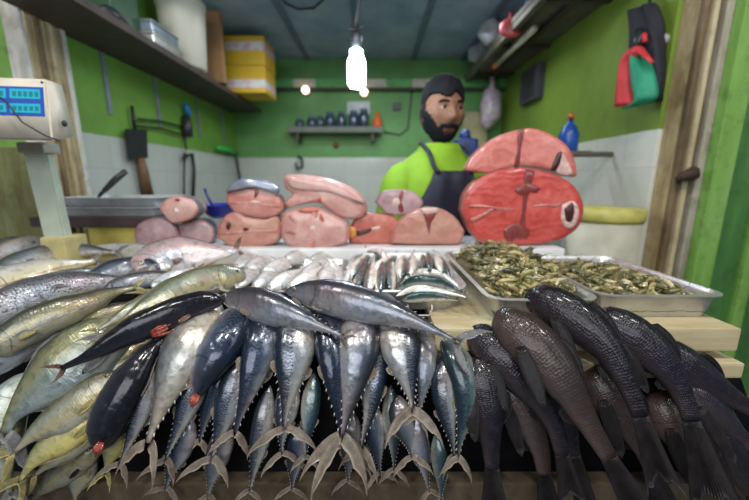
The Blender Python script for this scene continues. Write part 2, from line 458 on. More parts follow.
# ================================================================ THE SETTING
def wall_mat(name, green, tile, h_tile):
    t = NT(name); pos = t.gen(); sp = t.n('SeparateXYZ', {0: pos})
    a = t.math('ADD', sp.outputs[0], sp.outputs[1])
    cv = t.n('CombineXYZ', {0: a, 1: sp.outputs[2]})
    br = t.n('TexBrick', {'Vector': cv.outputs[0], 'Color1': (*tile, 1), 'Color2': tuple([c*.94 for c in tile]+[1]), 'Mortar': tuple([c*.80 for c in tile]+[1]), 'Scale': 1.0, 'Mortar Size': .002, 'Brick Width': .2, 'Row Height': .2})
    br.offset = 0.0
    n = t.noise(pos, 3, 5, .65); n2 = t.noise(pos, 14, 5, .7)
    g = t.ramp(n, [(.3, tuple(c*.72 for c in green)), (.62, green)])
    g = t.mix(t.ramp(n2, [(.60, 0.0), (.78, .55)]), g, tuple(c*.45+.02 for c in green))
    tl = t.mix(t.ramp(n, [(.45, 0.0), (.8, .35)]), br.outputs[0], (.32, .31, .24))
    m = t.math('LESS_THAN', t.math('ADD', sp.outputs[2], t.math('MULTIPLY', n2, .012)), h_tile+.006)
    t.p(Base_Color=t.mix(m, g, tl), Roughness=t.math('SUBTRACT', .55, t.math('MULTIPLY', m, .43)))
    t.bump(t.math('MULTIPLY', br.outputs[1], t.math('MULTIPLY', m, -1.0)), .4, .002)
    return t.m
GREEN = (.155, .335, .050)
m_wall = wall_mat('green_paint_over_white_tile', GREEN, (.50, .54, .51), 1.542)
m_wall_r = wall_mat('olive_paint_over_white_tile', (.19, .30, .040), (.66, .67, .62), 1.542)
def wallbox(name, *a, mat=m_wall, b=0):
    return struct(MB().box(*a, b=b).build(name, mat))
XL, XR, YB, ZC = -1.19, 1.08, 3.06, 2.33
wallbox('wall_left', XL-.08, XL, 1.36, YB+.08, 0, ZC)
wallbox('wall_right', XR, XR+.08, 1.36, YB+.08, 0, ZC, mat=m_wall_r)
m_back = wall_mat('back_green_paint_over_tile', (.125, .33, .095), (.52, .56, .52), 1.542)
wallbox('wall_back', XL, XR, YB, YB+.08, 0, ZC, mat=m_back)
t = NT('dark_board_ceiling'); pos = t.gen(); n = t.noise(pos, 5, 5, .65)
t.p(Base_Color=t.ramp(n, [(.3, (.20, .32, .46)), (.7, (.40, .52, .62))]), Roughness=.75); t.bump(n, .3)  # bluish cast of the cool light is put into the ceiling colour
struct(MB().box(XL-.5, XR+.5, 1.36, YB+.1, ZC, ZC+.05).build('ceiling', t.m))
m_batten = plain('ceiling_batten', (.14, .20, .28), .7)
for i, x in enumerate((-.55, -.12, .32, .72)):
    struct(MB().box(x-.018, x+.018, 1.36, YB, ZC-.016, ZC).build('trim_%d' % (i+1), m_batten))
t = NT('wet_concrete_floor'); pos = t.gen(); n = t.noise(pos, 4, 6, .6)
t.p(Base_Color=t.ramp(n, [(.3, (.10, .10, .09)), (.7, (.22, .21, .19))]), Roughness=t.math('MULTIPLY', n, .7)); t.bump(n, .3)
struct(MB().box(-3, 3, -2.5, YB+.1, -.05, 0).build('floor', t.m))
# front posts at both ends of the stall opening
def stain(name, a, b, c, sc=6):
    t = NT(name); pos = t.gen(); mp = t.n('Mapping', {0: pos}); mp.inputs['Scale'].default_value = (3, 3, .5)
    n = t.noise(mp.outputs[0], sc, 6, .7); n2 = t.noise(pos, 18, 5, .7)
    col = t.ramp(n, [(.32, a), (.52, b), (.70, c)])
    col = t.mix(t.ramp(n2, [(.52, 0.0), (.75, .7)]), col, tuple(x*.35 for x in b))
    t.p(Base_Color=col, Roughness=.62); t.bump(n2, .4); return t.m
m_post = stain('worn_beige_paint', (.20, .13, .055), (.40, .31, .165), (.56, .49, .33))
m_postd = stain('dark_worn_wood', (.07, .045, .022), (.15, .10, .05), (.27, .20, .11))
m_post2 = stain('worn_mossy_paint', (.11, .075, .03), (.17, .19, .075), (.30, .27, .14))
m_gr = stain('green_paint_light', (.14, .30, .05), (.20, .40, .085), (.27, .44, .16), 3)
m_gd = stain('green_paint_deep', (.035, .12, .028), (.06, .19, .045), (.10, .26, .07), 3)
m_wh = stain('worn_white_paint', (.35, .33, .26), (.60, .60, .55), (.70, .70, .68))
k = [5]
def trim(x0, x1, y0, y1, z0, z1, m, b=.004):
    struct(MB().box(x0, x1, y0, y1, z0, z1, b=b).build('trim_%d' % k[0], m)); k[0] += 1
m_ridge = stain('cream_ridge_paint', (.30, .23, .12), (.54, .46, .29), (.62, .56, .42))
m_worn = stain('worn_greyish_paint', (.20, .18, .12), (.38, .35, .28), (.48, .47, .42))
struct(MB().box(1.098, 1.192, 1.28, 1.42, 0, 3.0, b=.006).build('trim_5', m_post)); k[0] = 6
trim(1.094, 1.114, 1.264, 1.285, 0, 3.0, m_postd, .005)
trim(1.122, 1.138, 1.255, 1.285, 0, 3.0, m_ridge, .007)
trim(1.142, 1.152, 1.266, 1.285, 0, 3.0, m_postd, .004)
trim(1.162, 1.190, 1.258, 1.285, 0, 3.0, m_worn, .006)
struct(MB().box(1.192, 2.6, 1.26, 1.34, 0, 3.0).build('wall_front_right', m_gd))
trim(1.190, 1.262, 1.225, 1.262, 0, 3.0, m_gr)
for x in (1.385, 1.60, 1.80): trim(x, x+.045, 1.235, 1.262, 0, 3.0, m_gr, .012)
struct(MB().box(-1.236, -1.172, 1.27, 1.42, 0, 3.0, b=.004).build('trim_20', m_post))
k[0] = 21
trim(-1.238, -1.176, 1.258, 1.272, 0, 3.0, m_wh, .004)
trim(-1.176, -1.162, 1.30, 1.318, 0, 3.0, m_postd, .005)
trim(-1.176, -1.160, 1.345, 1.362, 0, 3.0, m_ridge, .006)
trim(-1.176, -1.164, 1.40, 1.42, 0, 3.0, m_wh, .004)
struct(MB().box(-2.6, -1.238, 1.27, 1.36, 0, 3.0).build('wall_front_left', m_gr))
struct(MB().box(-1.62, -1.145, 1.20, 1.25, 0, 1.46, b=.004).build('wall_low_panel', m_post2))

# ================================================================ THE STALL TABLE
t = NT('pale_plank_wood'); o = t.obj(); mp = t.n('Mapping', {0: o}); mp.inputs['Scale'].default_value = (2, 22, 22)
n = t.noise(mp.outputs[0], 3, 5, .6); n2 = t.noise(o, 9, 4)
c = t.ramp(n, [(.3, (.42, .34, .19)), (.7, (.55, .48, .31))]); c = t.mix(t.ramp(n2, [(.5, 0.0), (.8, .5)]), c, (.34, .25, .12))
t.p(Base_Color=c, Roughness=.5); t.bump(n, .3); m_plank = t.m
m_black = plain('gap_shade_black', (.005, .005, .006), .7, 0, .2, 30); m_black.node_tree.nodes['Principled BSDF'].inputs['Specular IOR Level'].default_value = .1  # near-black colour stands in for the shade under boards and fish
m_brown = stain('dull_brown_board', (.05, .034, .018), (.085, .064, .036), (.12, .095, .06))
tb = thing('display_table', 'fish stall table with pale plank top boards and dull brown front board', 'table', (0, .8, 0))
MB().box(.105, .632, .545, 1.245, 1.058, 1.10, b=.004).build('top_board', m_plank, tb)
MB().box(-1.0, .1045, .668, 1.245, 1.058, 1.10, b=.003).build('top_board', m_plank, tb)
MB().box(-1.0, .1045, .664, .6678, 1.0, 1.104).build('top_shade_sheet', m_black, tb)  # added sheet hiding the planks, its black stands in for a shaded gap
MB().box(-1.0, .1045, .6678, .72, 1.1003, 1.1035).build('top_shade_sheet', m_black, tb)
MB().box(.105, .640, .535, 1.245, 1.012, 1.040, b=.004).build('lower_board', m_plank, tb)
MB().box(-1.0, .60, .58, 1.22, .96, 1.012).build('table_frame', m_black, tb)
MB().box(-1.0, .72, .505, .535, .55, .825, b=.004).build('front_board', m_brown, tb)
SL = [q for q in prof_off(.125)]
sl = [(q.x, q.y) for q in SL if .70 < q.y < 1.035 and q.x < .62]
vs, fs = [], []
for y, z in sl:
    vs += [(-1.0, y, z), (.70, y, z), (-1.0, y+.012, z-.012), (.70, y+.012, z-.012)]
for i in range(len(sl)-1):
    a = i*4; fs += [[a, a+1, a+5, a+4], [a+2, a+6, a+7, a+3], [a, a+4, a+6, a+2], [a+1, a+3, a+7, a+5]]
mesh_obj('sloping_shade_sheet', vs, fs, m_black, tb)  # added near-black sheet, gives the shaded void behind the hanging fish
for x, y in ((-.93, .62), (.55, .62), (-.93, 1.17), (.55, 1.17)):
    MB().box(x-.035, x+.035, y-.035, y+.035, 0, .965, b=.004).build('leg', m_brown, tb)
m_whiteboard = plain('white_plastic_board', (.74, .76, .78), .35, 0, .06, 8)
tag(MB().box(-.58, .57, .995, 1.235, 1.101, 1.150, b=.006).build('cutting_board', m_whiteboard, at=(0, 1.1, 1.125)), 'long white cutting board under the row of cut fish steaks', 'cutting board')

# ---------------------------------------------------------------- trays
m_steel = plain('brushed_steel', (.60, .60, .58), .42, .85, .1, 30)
m_tin = plain('dull_aluminium', (.60, .60, .57), .36, .85, .12, 24)
def rrect(x0, x1, y0, y1, r, n=5):
    out = []
    for cx, cy, a0 in ((x1-r, y1-r, 0), (x0+r, y1-r, 90), (x0+r, y0+r, 180), (x1-r, y0+r, 270)):
        for i in range(n+1):
            a = math.radians(a0+90*i/n); out.append((cx+r*math.cos(a), cy+r*math.sin(a)))
    return out
def pan(mb, x0, x1, y0, y1, z, h, r=.03, slope=.012, lip=.008, th=.002):
    def ring(d, zz): return [Vector((x, y, zz)) for x, y in rrect(x0-d, x1+d, y0-d, y1+d, max(.004, r+d))]
    R = [ring(-slope, z), ring(-slope*.1, z+h-.002), ring(lip, z+h), ring(lip+.001, z+h+.003), ring(0, z+h+.004), ring(-slope*.1-th, z+h-.002), ring(-slope-th, z+th)]
    vs = [p for q in R for p in q]; n = len(R[0])
    fs = [[i*n+j, i*n+(j+1) % n, (i+1)*n+(j+1) % n, (i+1)*n+j] for i in range(len(R)-1) for j in range(n)]
    fs += [list(range(n))[::-1], [(len(R)-1)*n+j for j in range(n)]]
    return mb.add(vs, fs)
TR1 = (.207, .392, .566, .965); TR2 = (.412, .636, .586, .905)
tag(pan(MB(), *TR1, 1.1005, .043).build('shrimp_tray', m_steel, smooth=False, at=(.3, .77, 1.1)), 'steel tray heaped high with shrimp beside the tray of small dark-backed fish', 'tray', 'shrimp trays')
tag(pan(MB(), *TR2, 1.1005, .043).build('shrimp_tray', m_steel, smooth=False, at=(.52, .75, 1.1)), 'steel tray of shrimp at the right end of the planks with its far corner bare', 'tray', 'shrimp trays')
sp_ = thing('sardine_tray', 'deep steel tray with a wire handle full of small dark-backed white-bellied fish', 'tray', (.06, .77, 1.1))
pan(MB(), -.055, .178, .622, .955, 1.1005, .040, r=.05).build('pan', m_steel, sp_)
hb = PY(408, 305, .604); he = PY(432, 305, .604)
MB().tube([hb, hb+Vector((.0, -.006, -.018)), he+Vector((-.006, -.006, -.018)), he+Vector((0, -.004, -.006)), he], .0016, 6).build('wire_handle', m_tin, sp_)
tag(pan(MB(), -.325, -.072, .680, .965, 1.1005, .020, r=.03).build('silver_fish_tray', m_tin, at=(-.2, .82, 1.1)), 'shallow dull metal tray under the small white silver fish', 'tray')

# ================================================================ CUT FISH
def flesh(name, c1, c2, c3, rings=60.0):
    t = NT(name); o = t.obj(); n = t.noise(o, 14, 4, .6); n2 = t.noise(o, 70, 4, .6)
    uv = t.n('UVMap').outputs[0]; sp = t.n('SeparateXYZ', {0: uv})
    wv = t.n('TexWave', {'Vector': o, 'Scale': rings*.28, 'Distortion': 10.0, 'Detail': 3.0, 'Detail Scale': 1.0}, wave_type='RINGS')
    c = t.ramp(n, [(.32, c1), (.55, c2), (.72, c3)])
    c = t.mix(t.math('MULTIPLY', t.math('GREATER_THAN', wv.outputs[1], .82), .16), c, tuple(min(1, q*1.25+.10) for q in c2))
    c = t.mix(t.ramp(n2, [(.58, 0.0), (.78, .55)]), c, tuple(q*.55 for q in c1))
    c = t.mix(t.math('MULTIPLY', t.math('GREATER_THAN', sp.outputs[0], .90), .45), c, (c1[0]*.9, c1[1]*.55, c1[2]*.55))
    t.p(Base_Color=c, Roughness=.34, Coat_Weight=.35, Subsurface_Weight=.12, Subsurface_Radius=(.01, .004, .003), Subsurface_Scale=.4)
    t.bump(t.math('ADD', wv.outputs[1], n2), .5, .0015); return t.m
F_RED = flesh('red_flesh', (.46, .045, .040), (.58, .095, .078), (.66, .17, .14))
F_COR = flesh('coral_flesh', (.54, .155, .13), (.63, .215, .18), (.69, .29, .25))
F_PAL = flesh('pale_pink_flesh', (.48, .22, .20), (.58, .34, .30), (.65, .46, .41), 45)
F_PNK = flesh('pink_flesh', (.46, .175, .145), (.55, .25, .21), (.62, .34, .29))
F_BRN = flesh('brown_pink_flesh', (.42, .18, .14), (.50, .25, .195), (.55, .33, .26))
F_DRK = flesh('dark_red_flesh', (.36, .085, .060), (.46, .13, .095), (.54, .20, .15))
F_GRY = flesh('greyish_flesh', (.26, .13, .15), (.42, .28, .30), (.56, .40, .40))
F_BLD = plain('blood_line', (.17, .030, .028), .3, 0, .3, 90, (.26, .05, .045), .6, .4)
F_BON = plain('bone', (.70, .56, .50), .4, 0, .2, 120, (.58, .36, .32), .5)
F_SEP = plain('pale_septum', (.62, .27, .24), .35, 0, .2, 80)
F_HOL = plain('belly_cavity', (.07, .022, .020), .35, 0, .3, 80)
F_WHT = plain('belly_lining', (.74, .50, .46), .35, 0, .2, 80)
K_GRY = plain('grey_skin', (.20, .20, .23), .3, .3, .2, 40, (.10, .11, .14), .3, .5)
K_PNK = plain('pink_skin', (.58, .29, .27), .3, 0, .2, 40, (.60, .42, .39), .3, .5)
K_RED = plain('red_skin', (.40, .13, .115), .3, 0, .2, 40, (.30, .11, .11), .3, .4)
K_BLU = plain('blue_grey_skin', (.17, .21, .30), .28, .4, .2, 30, (.32, .34, .40), .3, .5)
def lump(name, poly, mat, parent, Y, th, shrink=.82):
    P = catmull([PY(x, y, Y) for x, y in poly+[poly[0]]], len(poly)*5+1)[:-1]
    c = sum(P, Vector())/len(P); n = len(P); R = []
    for kx, dy in ((1, .002), (1, -.25*th), (shrink, -th)):
        R += [c+(p-c)*kx+Vector((0, dy, 0)) for p in P]
    R.append(c+Vector((0, -th*1.05, 0)))
    fs = [[i*n+j, (i+1)*n+j, (i+1)*n+(j+1) % n, i*n+(j+1) % n] for i in range(2) for j in range(n)]
    fs += [[2*n+j, 3*n, 2*n+(j+1) % n] for j in range(n)] + [list(range(n))]
    return mesh_obj(name, R, fs, mat, parent)
def steak(label, poly, Y, thick, fm, km, marks=(), dome=.006, back=.96, group='cut fish steaks on the white board', lean=0.0, wob=.0025):
    P = catmull([PY(x, y, Y) for x, y in poly+[poly[0]]], 57)[:-1]
    n = len(P); c = sum(P, Vector())/n
    root = thing('fish_steak', label, 'fish steak', c+Vector((0, thick/2, 0)), group)
    vs, uv, fs = [], [], []
    rings = [0, .25, .5, .72, .88, .96, 1.0]
    zmin = min(p.z for p in P)
    rr = random.Random(len(label))
    for r in rings:
        for j, p in enumerate(P):
            q = c+(p-c)*r; y = -dome*(1-r**3)+(.004 if r == 1.0 else 0)
            w_ = wob*noise.noise(Vector((q.x*40, 3.1, q.z*40)))*(1-r)
            vs.append(q+Vector((0, y+w_, 0))); uv.append((r, j/n))
    for i in range(len(rings)-1):
        for j in range(n):
            fs.append([i*n+j, i*n+(j+1) % n, (i+1)*n+(j+1) % n, (i+1)*n+j])
    # closed back of the flesh
    off = len(vs)
    for j, p in enumerate(P):
        vs.append(c+(p-c)*.97+Vector((0, thick, 0))); uv.append((.8, j/n))
    m = len(rings)-1
    for j in range(n): fs.append([m*n+j, m*n+(j+1) % n, off+(j+1) % n, off+j])
    fs.append([off+j for j in range(n)])
    mesh_obj('flesh', vs, fs, fm, root, uv)
    # skin band round the edge
    vs, fs = [], []
    prof = [(.992, .003), (1.003, .006), (1.008, .02), (1.008*back, thick-.01), (.99*back, thick+.001), (.965*back, thick)]
    for kx, y in prof:
        for p in P:
            q = c+(p-c)*kx; q.z = max(q.z, zmin); vs.append(q+Vector((0, y, 0)))
    fs = [[i*n+j, i*n+(j+1) % n, (i+1)*n+(j+1) % n, (i+1)*n+j] for i in range(len(prof)-1) for j in range(n)]
    mesh_obj('skin', vs, fs, km, root)
    for nm, pl, mt, th in marks:
        lump(nm, pl, mt, root, Y-dome*.75, th)
    return root
def ell(cx, cy, rx, ry, n=10, a0=0): return [(cx+rx*math.cos(2*PI*i/n+a0), cy+ry*math.sin(2*PI*i/n+a0)) for i in range(n)]
steak('largest bright red steak with dark centre streak and a hole at its right end', [(463,212),(466,196),(476,182),(494,172),(520,168),(548,172),(570,182),(582,198),(584,213),(578,228),(562,239),(540,244),(515,245.5),(488,245),(472,234)], 1.03, .085, F_RED, K_RED,
      [('blood_line', [(526,169.5),(534,171),(532,180),(530,190),(527,200),(526,210),(524,221),(525,231),(521,238),(517,236),(519,226),(521,214),(522,202),(523,190),(524,179)], F_BLD, .003),
       ('blood_spot', [(514,191),(519,186),(526,183),(535,185),(540,189),(536,193),(531,192),(526,196),(519,195)], F_BLD, .004), ('blood_spot', [(503,231),(509,225),(516,223),(524,226),(529,231),(527,238),(518,236),(512,241),(505,238)], F_BLD, .004),
       ('septum', [(467,206),(480,204.5),(494,207),(508,209.5),(518,208.5),(508,210.5),(494,208.6),(480,206)], F_SEP, .003), ('septum', [(530,206.5),(542,204),(556,205.5),(564,202.5),(557,206.8),(543,205.4)], F_SEP, .0035), ('septum', [(470,219),(482,214),(492,208),(494,209),(484,216),(472,222)], F_SEP, .003), ('belly_lining', [(562,205),(573,201),(579,210),(576,224),(568,229),(561,220)], F_WHT, .0035), ('belly_hole', [(563,208),(572,202),(574,212),(571,222),(565,221)], F_HOL, .006)])
steak('coral-pink half steak lying on top of the largest red steak', [(466,170),(474,156),(490,141),(510,132),(532,128),(553,135),(568,146),(575,160),(577,176),(566,175),(553,171),(535,167),(516,166.5),(500,170),(484,173)], 1.055, .075, F_COR, K_RED,
      [('blood_line', [(518,130),(524,130),(521,148),(519,166),(514,166),(517,148)], F_BLD, .003), ('belly_lining', [(561,152),(566,158),(572,175),(556,172)], F_WHT, .003), ('belly_hole', [(557,153),(562,152),(560,163),(556,170),(551,169)], F_HOL, .004)])
steak('wide pinkish-brown half-moon steak with a dark notch, left of the red steak', [(391,243.5),(394,228),(404,217),(418,210),(430,207.5),(444,210),(456,218),(463,228),(464.5,232),(460,243.5),(440,244.5),(412,244.5)], 1.04, .07, F_BRN, K_PNK,
      [('blood_line', [(423,212),(436,212),(431,224),(429,235),(426,224)], F_BLD, .003), ('bone', [(421,209),(437,208),(436,213),(424,214)], F_BON, .003)])
steak('small greyish-purple steak lying above the half-moon and dark red steaks', [(375,202),(382,192),(396,189.5),(412,191),(421,198),(423,205),(416,212),(402,215.5),(386,213.5)], 1.07, .06, F_GRY, K_GRY,
      [('bone', ell(396.5,202,4.2,4.2), F_BON, .003), ('blood_line', [(400,191),(404,192),(401,200),(404,210),(400,212),(398,206)], F_BLD, .0025)])
steak('dark red split steak with an orange spot, under the greyish-purple one', [(349,243.5),(350,228),(356,218),(368,213),(384,214),(397,219),(400,230),(398,243.5),(375,244.5)], 1.065, .06, F_DRK, K_GRY,
      [('belly_hole', [(357,231),(365,229),(372,228),(370,232),(362,235),(357,236)], F_HOL, .004), ('bone', [(371,227.5),(380,226),(379,229.5),(372,230)], F_BON, .003), ('roe', [(349.5,226),(355,228),(356,234),(352,239),(349,235)], plain('orange_roe', (.62,.27,.06), .35), .005)])
steak('large pale pink steak bulging at the front, under the long pale chunk', [(280,224),(284,213),(298,208.5),(315,207),(329,213),(345,222),(349,230),(347,242),(334,247),(310,250.5),(291,247),(282,238)], 1.02, .085, F_PAL, K_PNK,
      [('bone', ell(313,229,3.6,3.4), F_BON, .0035), ('septum', [(284,231),(296,233),(310,229.5),(316,217),(314,209),(318,217),(313,231),(297,235)], F_SEP, .002), ('septum', [(313,231),(311,240),(309,249),(313,249),(316,240),(316,232)], F_SEP, .002), ('septum', [(290,214),(297,222),(308,225),(307,227),(296,224),(289,217)], F_SEP, .002), ('blood_line', [(320,213),(324,220),(321,229),(327,229.5),(320,232),(318,228)], plain('red_vein', (.50,.12,.10), .3), .002), ('red_flesh_edge', [(296,209.5),(314,208.5),(318,211),(306,212.5)], plain('red_edge', (.62,.16,.11), .3), .002)], dome=.016)
steak('long pale chunk with pink skin laid across the large pale pink steak', [(283,179),(288,174.5),(304,175),(326,178),(346,185),(360,194),(366.5,205),(364,215),(354,219.5),(341,217),(328,209),(316,203),(300,205),(288,208),(284,202),(292,194),(285,188)], 1.045, .075, F_PAL, K_PNK,
      [('belly_hole', [(316,200),(320,197),(324,199),(321,203)], plain('red_cavity', (.40,.08,.06), .3), .003), ('upper_skin', [(285,178),(290,175.5),(306,176),(328,179.5),(346,187),(360,196),(364,203),(352,199),(336,193),(318,191),(302,190),(290,187)], K_PNK, .007)], dome=.012)
steak('pink oval steak with blue-grey skin on top, upper of the left pair', [(226.5,203),(227,191),(236,187),(252,186.5),(268,189),(279,197),(284,208),(277,216),(263,219),(246,216),(234,212)], 1.05, .07, F_PNK, K_BLU,
      [('bone', [(249,201),(257,200.5),(261,203),(254,204.5)], F_BON, .003), ('septum', [(229,203),(245,202),(262,203),(281,207),(262,204.6),(245,203.6)], F_SEP, .002), ('blood_line', [(255,190),(259,191),(257,197),(254,198)], F_BLD, .002), ('back_skin', [(226,192),(232,183),(243,178.5),(258,179),(270,182),(279,189),(278,194),(268,189.5),(252,187.5),(237,188)], K_BLU, .012)])
steak('brownish-pink steak at the bottom of the left pair', [(217,238),(218,226),(226,215),(236,212),(246,217),(264,219.5),(277,217),(281,228),(279,240),(270,245),(248,248),(228,245)], 1.03, .075, F_BRN, K_GRY,
      [('septum', [(219,234),(235,232),(255,229.5),(278,231),(255,231.5),(235,234)], F_SEP, .002), ('blood_line', [(228,221),(231,224),(229,230),(226,227)], F_HOL, .003), ('bone', [(243,228),(248,227),(249,231),(244,231.5)], F_HOL, .002)])
steak('small round pale steak with a centre bone, at the left end above two dull ones', [(159,209),(164,201),(172,197),(182,196.5),(192,201),(198,210),(192,218),(181,222.5),(170,222)], 1.03, .06, F_PAL, K_GRY,
      [('bone', ell(177,210.5,2.6,3), plain('white_bone', (.85,.70,.68), .4), .003), ('blood_line', ell(177.5,200,2.5,1.6), F_BLD, .002)])
steak('dull brown-pink steak at the far left end beside the pink-streaked fish', [(134,236),(136,226),(147,219.5),(160,218.5),(171,223),(178,232),(178,243),(160,246),(138,246)], 1.06, .05, F_GRY, K_GRY, [])
steak('dull brown-grey steak under the right edge of the small round one', [(178,240),(178,226),(188,220),(200,219.5),(211,226),(215,236),(210,243),(192,245)], 1.07, .05, F_GRY, K_GRY, [])

# ================================================================ WHOLE FISH ON THE FRONT OF THE STALL
G1 = 'tunas draped over the front of the stall'; G2 = 'mixed fish heaped at the left'; G3 = 'dark scaled fish heaped at the right'
L0, L1, L2, L3 = .0, .030, .058, .083
# --- the long ones lying across the top
fish('tuna', 'grey tuna lying across the top of the heap, its head against the black fish', 'fish', 'tuna', [(219,297),(240,300),(268,307),(302,319),(343,336)], 35, 'tuna_grey', -.004, -1, .35, tail=(.28,.5,0), group=G1)
fish('tuna', 'large grey tuna lying across the top with its forked tail over the dark fish', 'fish', 'tuna', [(284,291),(310,293),(350,301),(400,316),(436,331),(456,341)], 38, 'tuna_grey', -.014, -1, .30, tail=(.62,1.05,0), fin='fin_grey', group=G1)
fish('black_fish', 'slender glossy black fish lying over the left heap with rust-coloured forked tail and red gill', 'fish', 'long', [(224,299),(200,303),(170,314),(130,332),(90,355),(62,368)], 30, 'black', -.010, 1, .45, fin='fin_rust', tail=(.55,.55,0), gill=(161,330,22,-.45))
# --- hanging tunas, front layer
fish('tuna', 'pale plump tuna hanging under the black fish, its belly turned outward', 'fish', 'tuna', [(214,302),(204,316),(185,350),(166,395),(154,425),(148,442)], 50, 'tuna_pale', L1, 1, -.35, tail=(.65,.75,0), group=G1)
fish('tuna', 'blue-backed tuna lying head down with red gill flesh showing at the lower end', 'fish', 'tuna', [(196,400),(206,372),(222,345),(240,320),(262,298),(280,288)], 43, 'tuna_dark', L1-.004, 1, .40, gill=(195,401,15,2.0), pec=False, eye=False, notail=True, group=G1)
fish('tuna', 'dark-backed tuna hanging just right of the one with red gills', 'fish', 'tuna', [(282,304),(272,318),(262,345),(250,385),(240,415),(235,432)], 40, 'tuna_dark', L1+.006, 1, .30, tail=(.55,.8,0), group=G1)
fish('tuna', 'silver tuna hanging under the middle of the upper grey tuna, tail spread wide', 'fish', 'tuna', [(296,306),(296,322),(294,350),(289,390),(285,415),(284,427)], 44, 'tuna', L1, 1, .15, tail=(.50,1.25,0), group=G1)
fish('tuna', 'blue-striped tuna hanging at the centre, back turned outward', 'fish', 'tuna', [(330,306),(331,325),(334,355),(337,395),(340,420),(341,437)], 40, 'tuna_dark', L1+.004, 1, .55, tail=(1.05,1.45,0), group=G1)
fish('tuna', 'violet-silver tuna hanging at the centre beside the blue-striped one', 'fish', 'tuna', [(364,305),(363,322),(359,350),(351,395),(346,418),(343,434)], 43, 'tuna_grey', L1-.002, -1, .0, tail=(.95,1.3,0), group=G1)
fish('tuna', 'blue tuna under the tail tip of the upper grey tuna', 'fish', 'tuna', [(300,296),(325,312),(345,328),(352,350),(352,372)], 46, 'tuna_grey', L2-.006, -1, .5, notail=True, pec=False, group=G1)
fish('tuna', 'slim silver tuna with a row of pale dots on its right edge', 'fish', 'tuna', [(378,322),(377,345),(374,380),(369,415),(364,435),(362,447)], 30, 'tuna', L2, -1, .25, tail=(.8,1.2,0), group=G1)
fish('tuna', 'bright silver tuna hanging below the large grey tuna, tail lobes drooping', 'fish', 'tuna', [(394,314),(398,330),(402,350),(407,378),(411,396),(412,408)], 42, 'tuna', L1, -1, -.1, tail=(.75,1.15,0), group=G1)
fish('tuna', 'narrow violet tuna between the bright silver one and the dark fish', 'fish', 'tuna', [(424,325),(425,345),(424,372),(421,400),(418,415)], 24, 'tuna_grey', L1+.006, 1, .1, tail=(.7,1.0,0), group=G1)
fish('tuna', 'silver tuna hanging low beside the left of the green-backed mackerels', 'fish', 'tuna', [(447,352),(445,368),(444,390),(448,420),(452,440),(454,455)], 28, 'tuna', L1+.010, 1, .2, tail=(.7,.9,0), group=G1)
fish('mackerel', 'green-backed mackerel hanging nearest the dark scaled fish', 'fish', 'tuna', [(440,335),(452,352),(464,378),(466,410),(460,440),(458,456)], 32, 'mackerel', L1, 1, .35, tail=(.65,.9,0), group=G1)
fish('mackerel', 'pale mottled mackerel lying under the forked tail of the large grey tuna', 'fish', 'tuna', [(436,326),(446,342),(458,362),(470,388),(478,410)], 34, 'mackerel', L2, -1, .0, notail=True, group=G1)
fish('tuna', 'tuna hanging low with its tail just under that of the bright silver one', 'fish', 'tuna', [(398,395),(400,410),(405,430),(410,448),(411,455)], 26, 'tuna_grey', L2-.01, 1, .1, tail=(.75,1.4,0), group=G1)
# --- hanging tunas, second and third layer
fish('tuna', 'slim silver-blue tuna hanging directly right of the pale plump one', 'fish', 'tuna', [(208,345),(200,370),(188,405),(176,435),(166,458)], 25, 'tuna', L2, 1, .3, tail=(.9,1.2,0), group=G1)
fish('tuna', 'slim silver tuna hanging between the black fish and the pale plump tuna', 'fish', 'tuna', [(160,348),(152,368),(142,405),(130,440),(120,462)], 26, 'tuna', L1+.012, 1, .2, tail=(.8,1.1,0), group=G1)
fish('tuna', 'silver-bellied tuna hanging low, below the red-gilled one', 'fish', 'tuna', [(248,352),(240,372),(229,405),(219,435),(212,456)], 32, 'tuna', L2-.004, 1, .3, tail=(.8,1.35,0), group=G1)
fish('tuna', 'slender silver tuna hanging low between two dark-backed ones', 'fish', 'tuna', [(270,385),(266,405),(260,440),(254,470),(250,490)], 22, 'tuna', L2, 1, .2, tail=(.8,1.2,0), group=G1)
fish('tuna', 'hidden tuna whose wide tail spreads below the wide tail of the silver one', 'fish', 'tuna', [(290,375),(288,395),(284,425),(282,440),(282,452)], 24, 'tuna', L2, 1, .1, tail=(.75,1.5,0), group=G1)
fish('mackerel', 'small silver-green mackerel in the gap left of the centre', 'fish', 'tuna', [(314,372),(313,390),(310,415),(307,440),(306,455)], 20, 'mackerel', L2, -1, .1, tail=(.8,1.3,0), group=G1)
fish('mackerel', 'small greenish mackerel in the gap right of the centre', 'fish', 'tuna', [(391,385),(392,405),(393,430),(394,455),(394,468)], 20, 'mackerel', L3-.004, -1, .1, tail=(.9,1.4,0), group=G1)
fish('tuna', 'silver tuna hanging low under the drooping tail of the bright silver one', 'fish', 'tuna', [(414,405),(416,420),(420,445),(425,470),(429,490)], 21, 'tuna_grey', L2, -1, .1, tail=(.8,1.2,0), group=G1)
fish('mackerel', 'small blue-striped mackerel hanging lowest, left of the silver tuna', 'fish', 'tuna', [(436,432),(438,445),(440,465),(441,485),(441,500)], 17, 'mackerel', L2-.004, -1, .5, tail=(.8,1.2,0), group=G1)
fish('tuna', 'tuna hanging lowest at the left with ragged pale tail', 'fish', 'tuna', [(228,420),(222,440),(214,470),(208,495)], 24, 'tuna_grey', L3, 1, .1, group=G1)
fish('tuna', 'tuna tail hanging lowest below the pair at the centre', 'fish', 'tuna', [(352,410),(351,430),(349,462),(348,480)], 22, 'tuna_grey', L3, 1, .1, tail=(.7,1.3,0), group=G1)
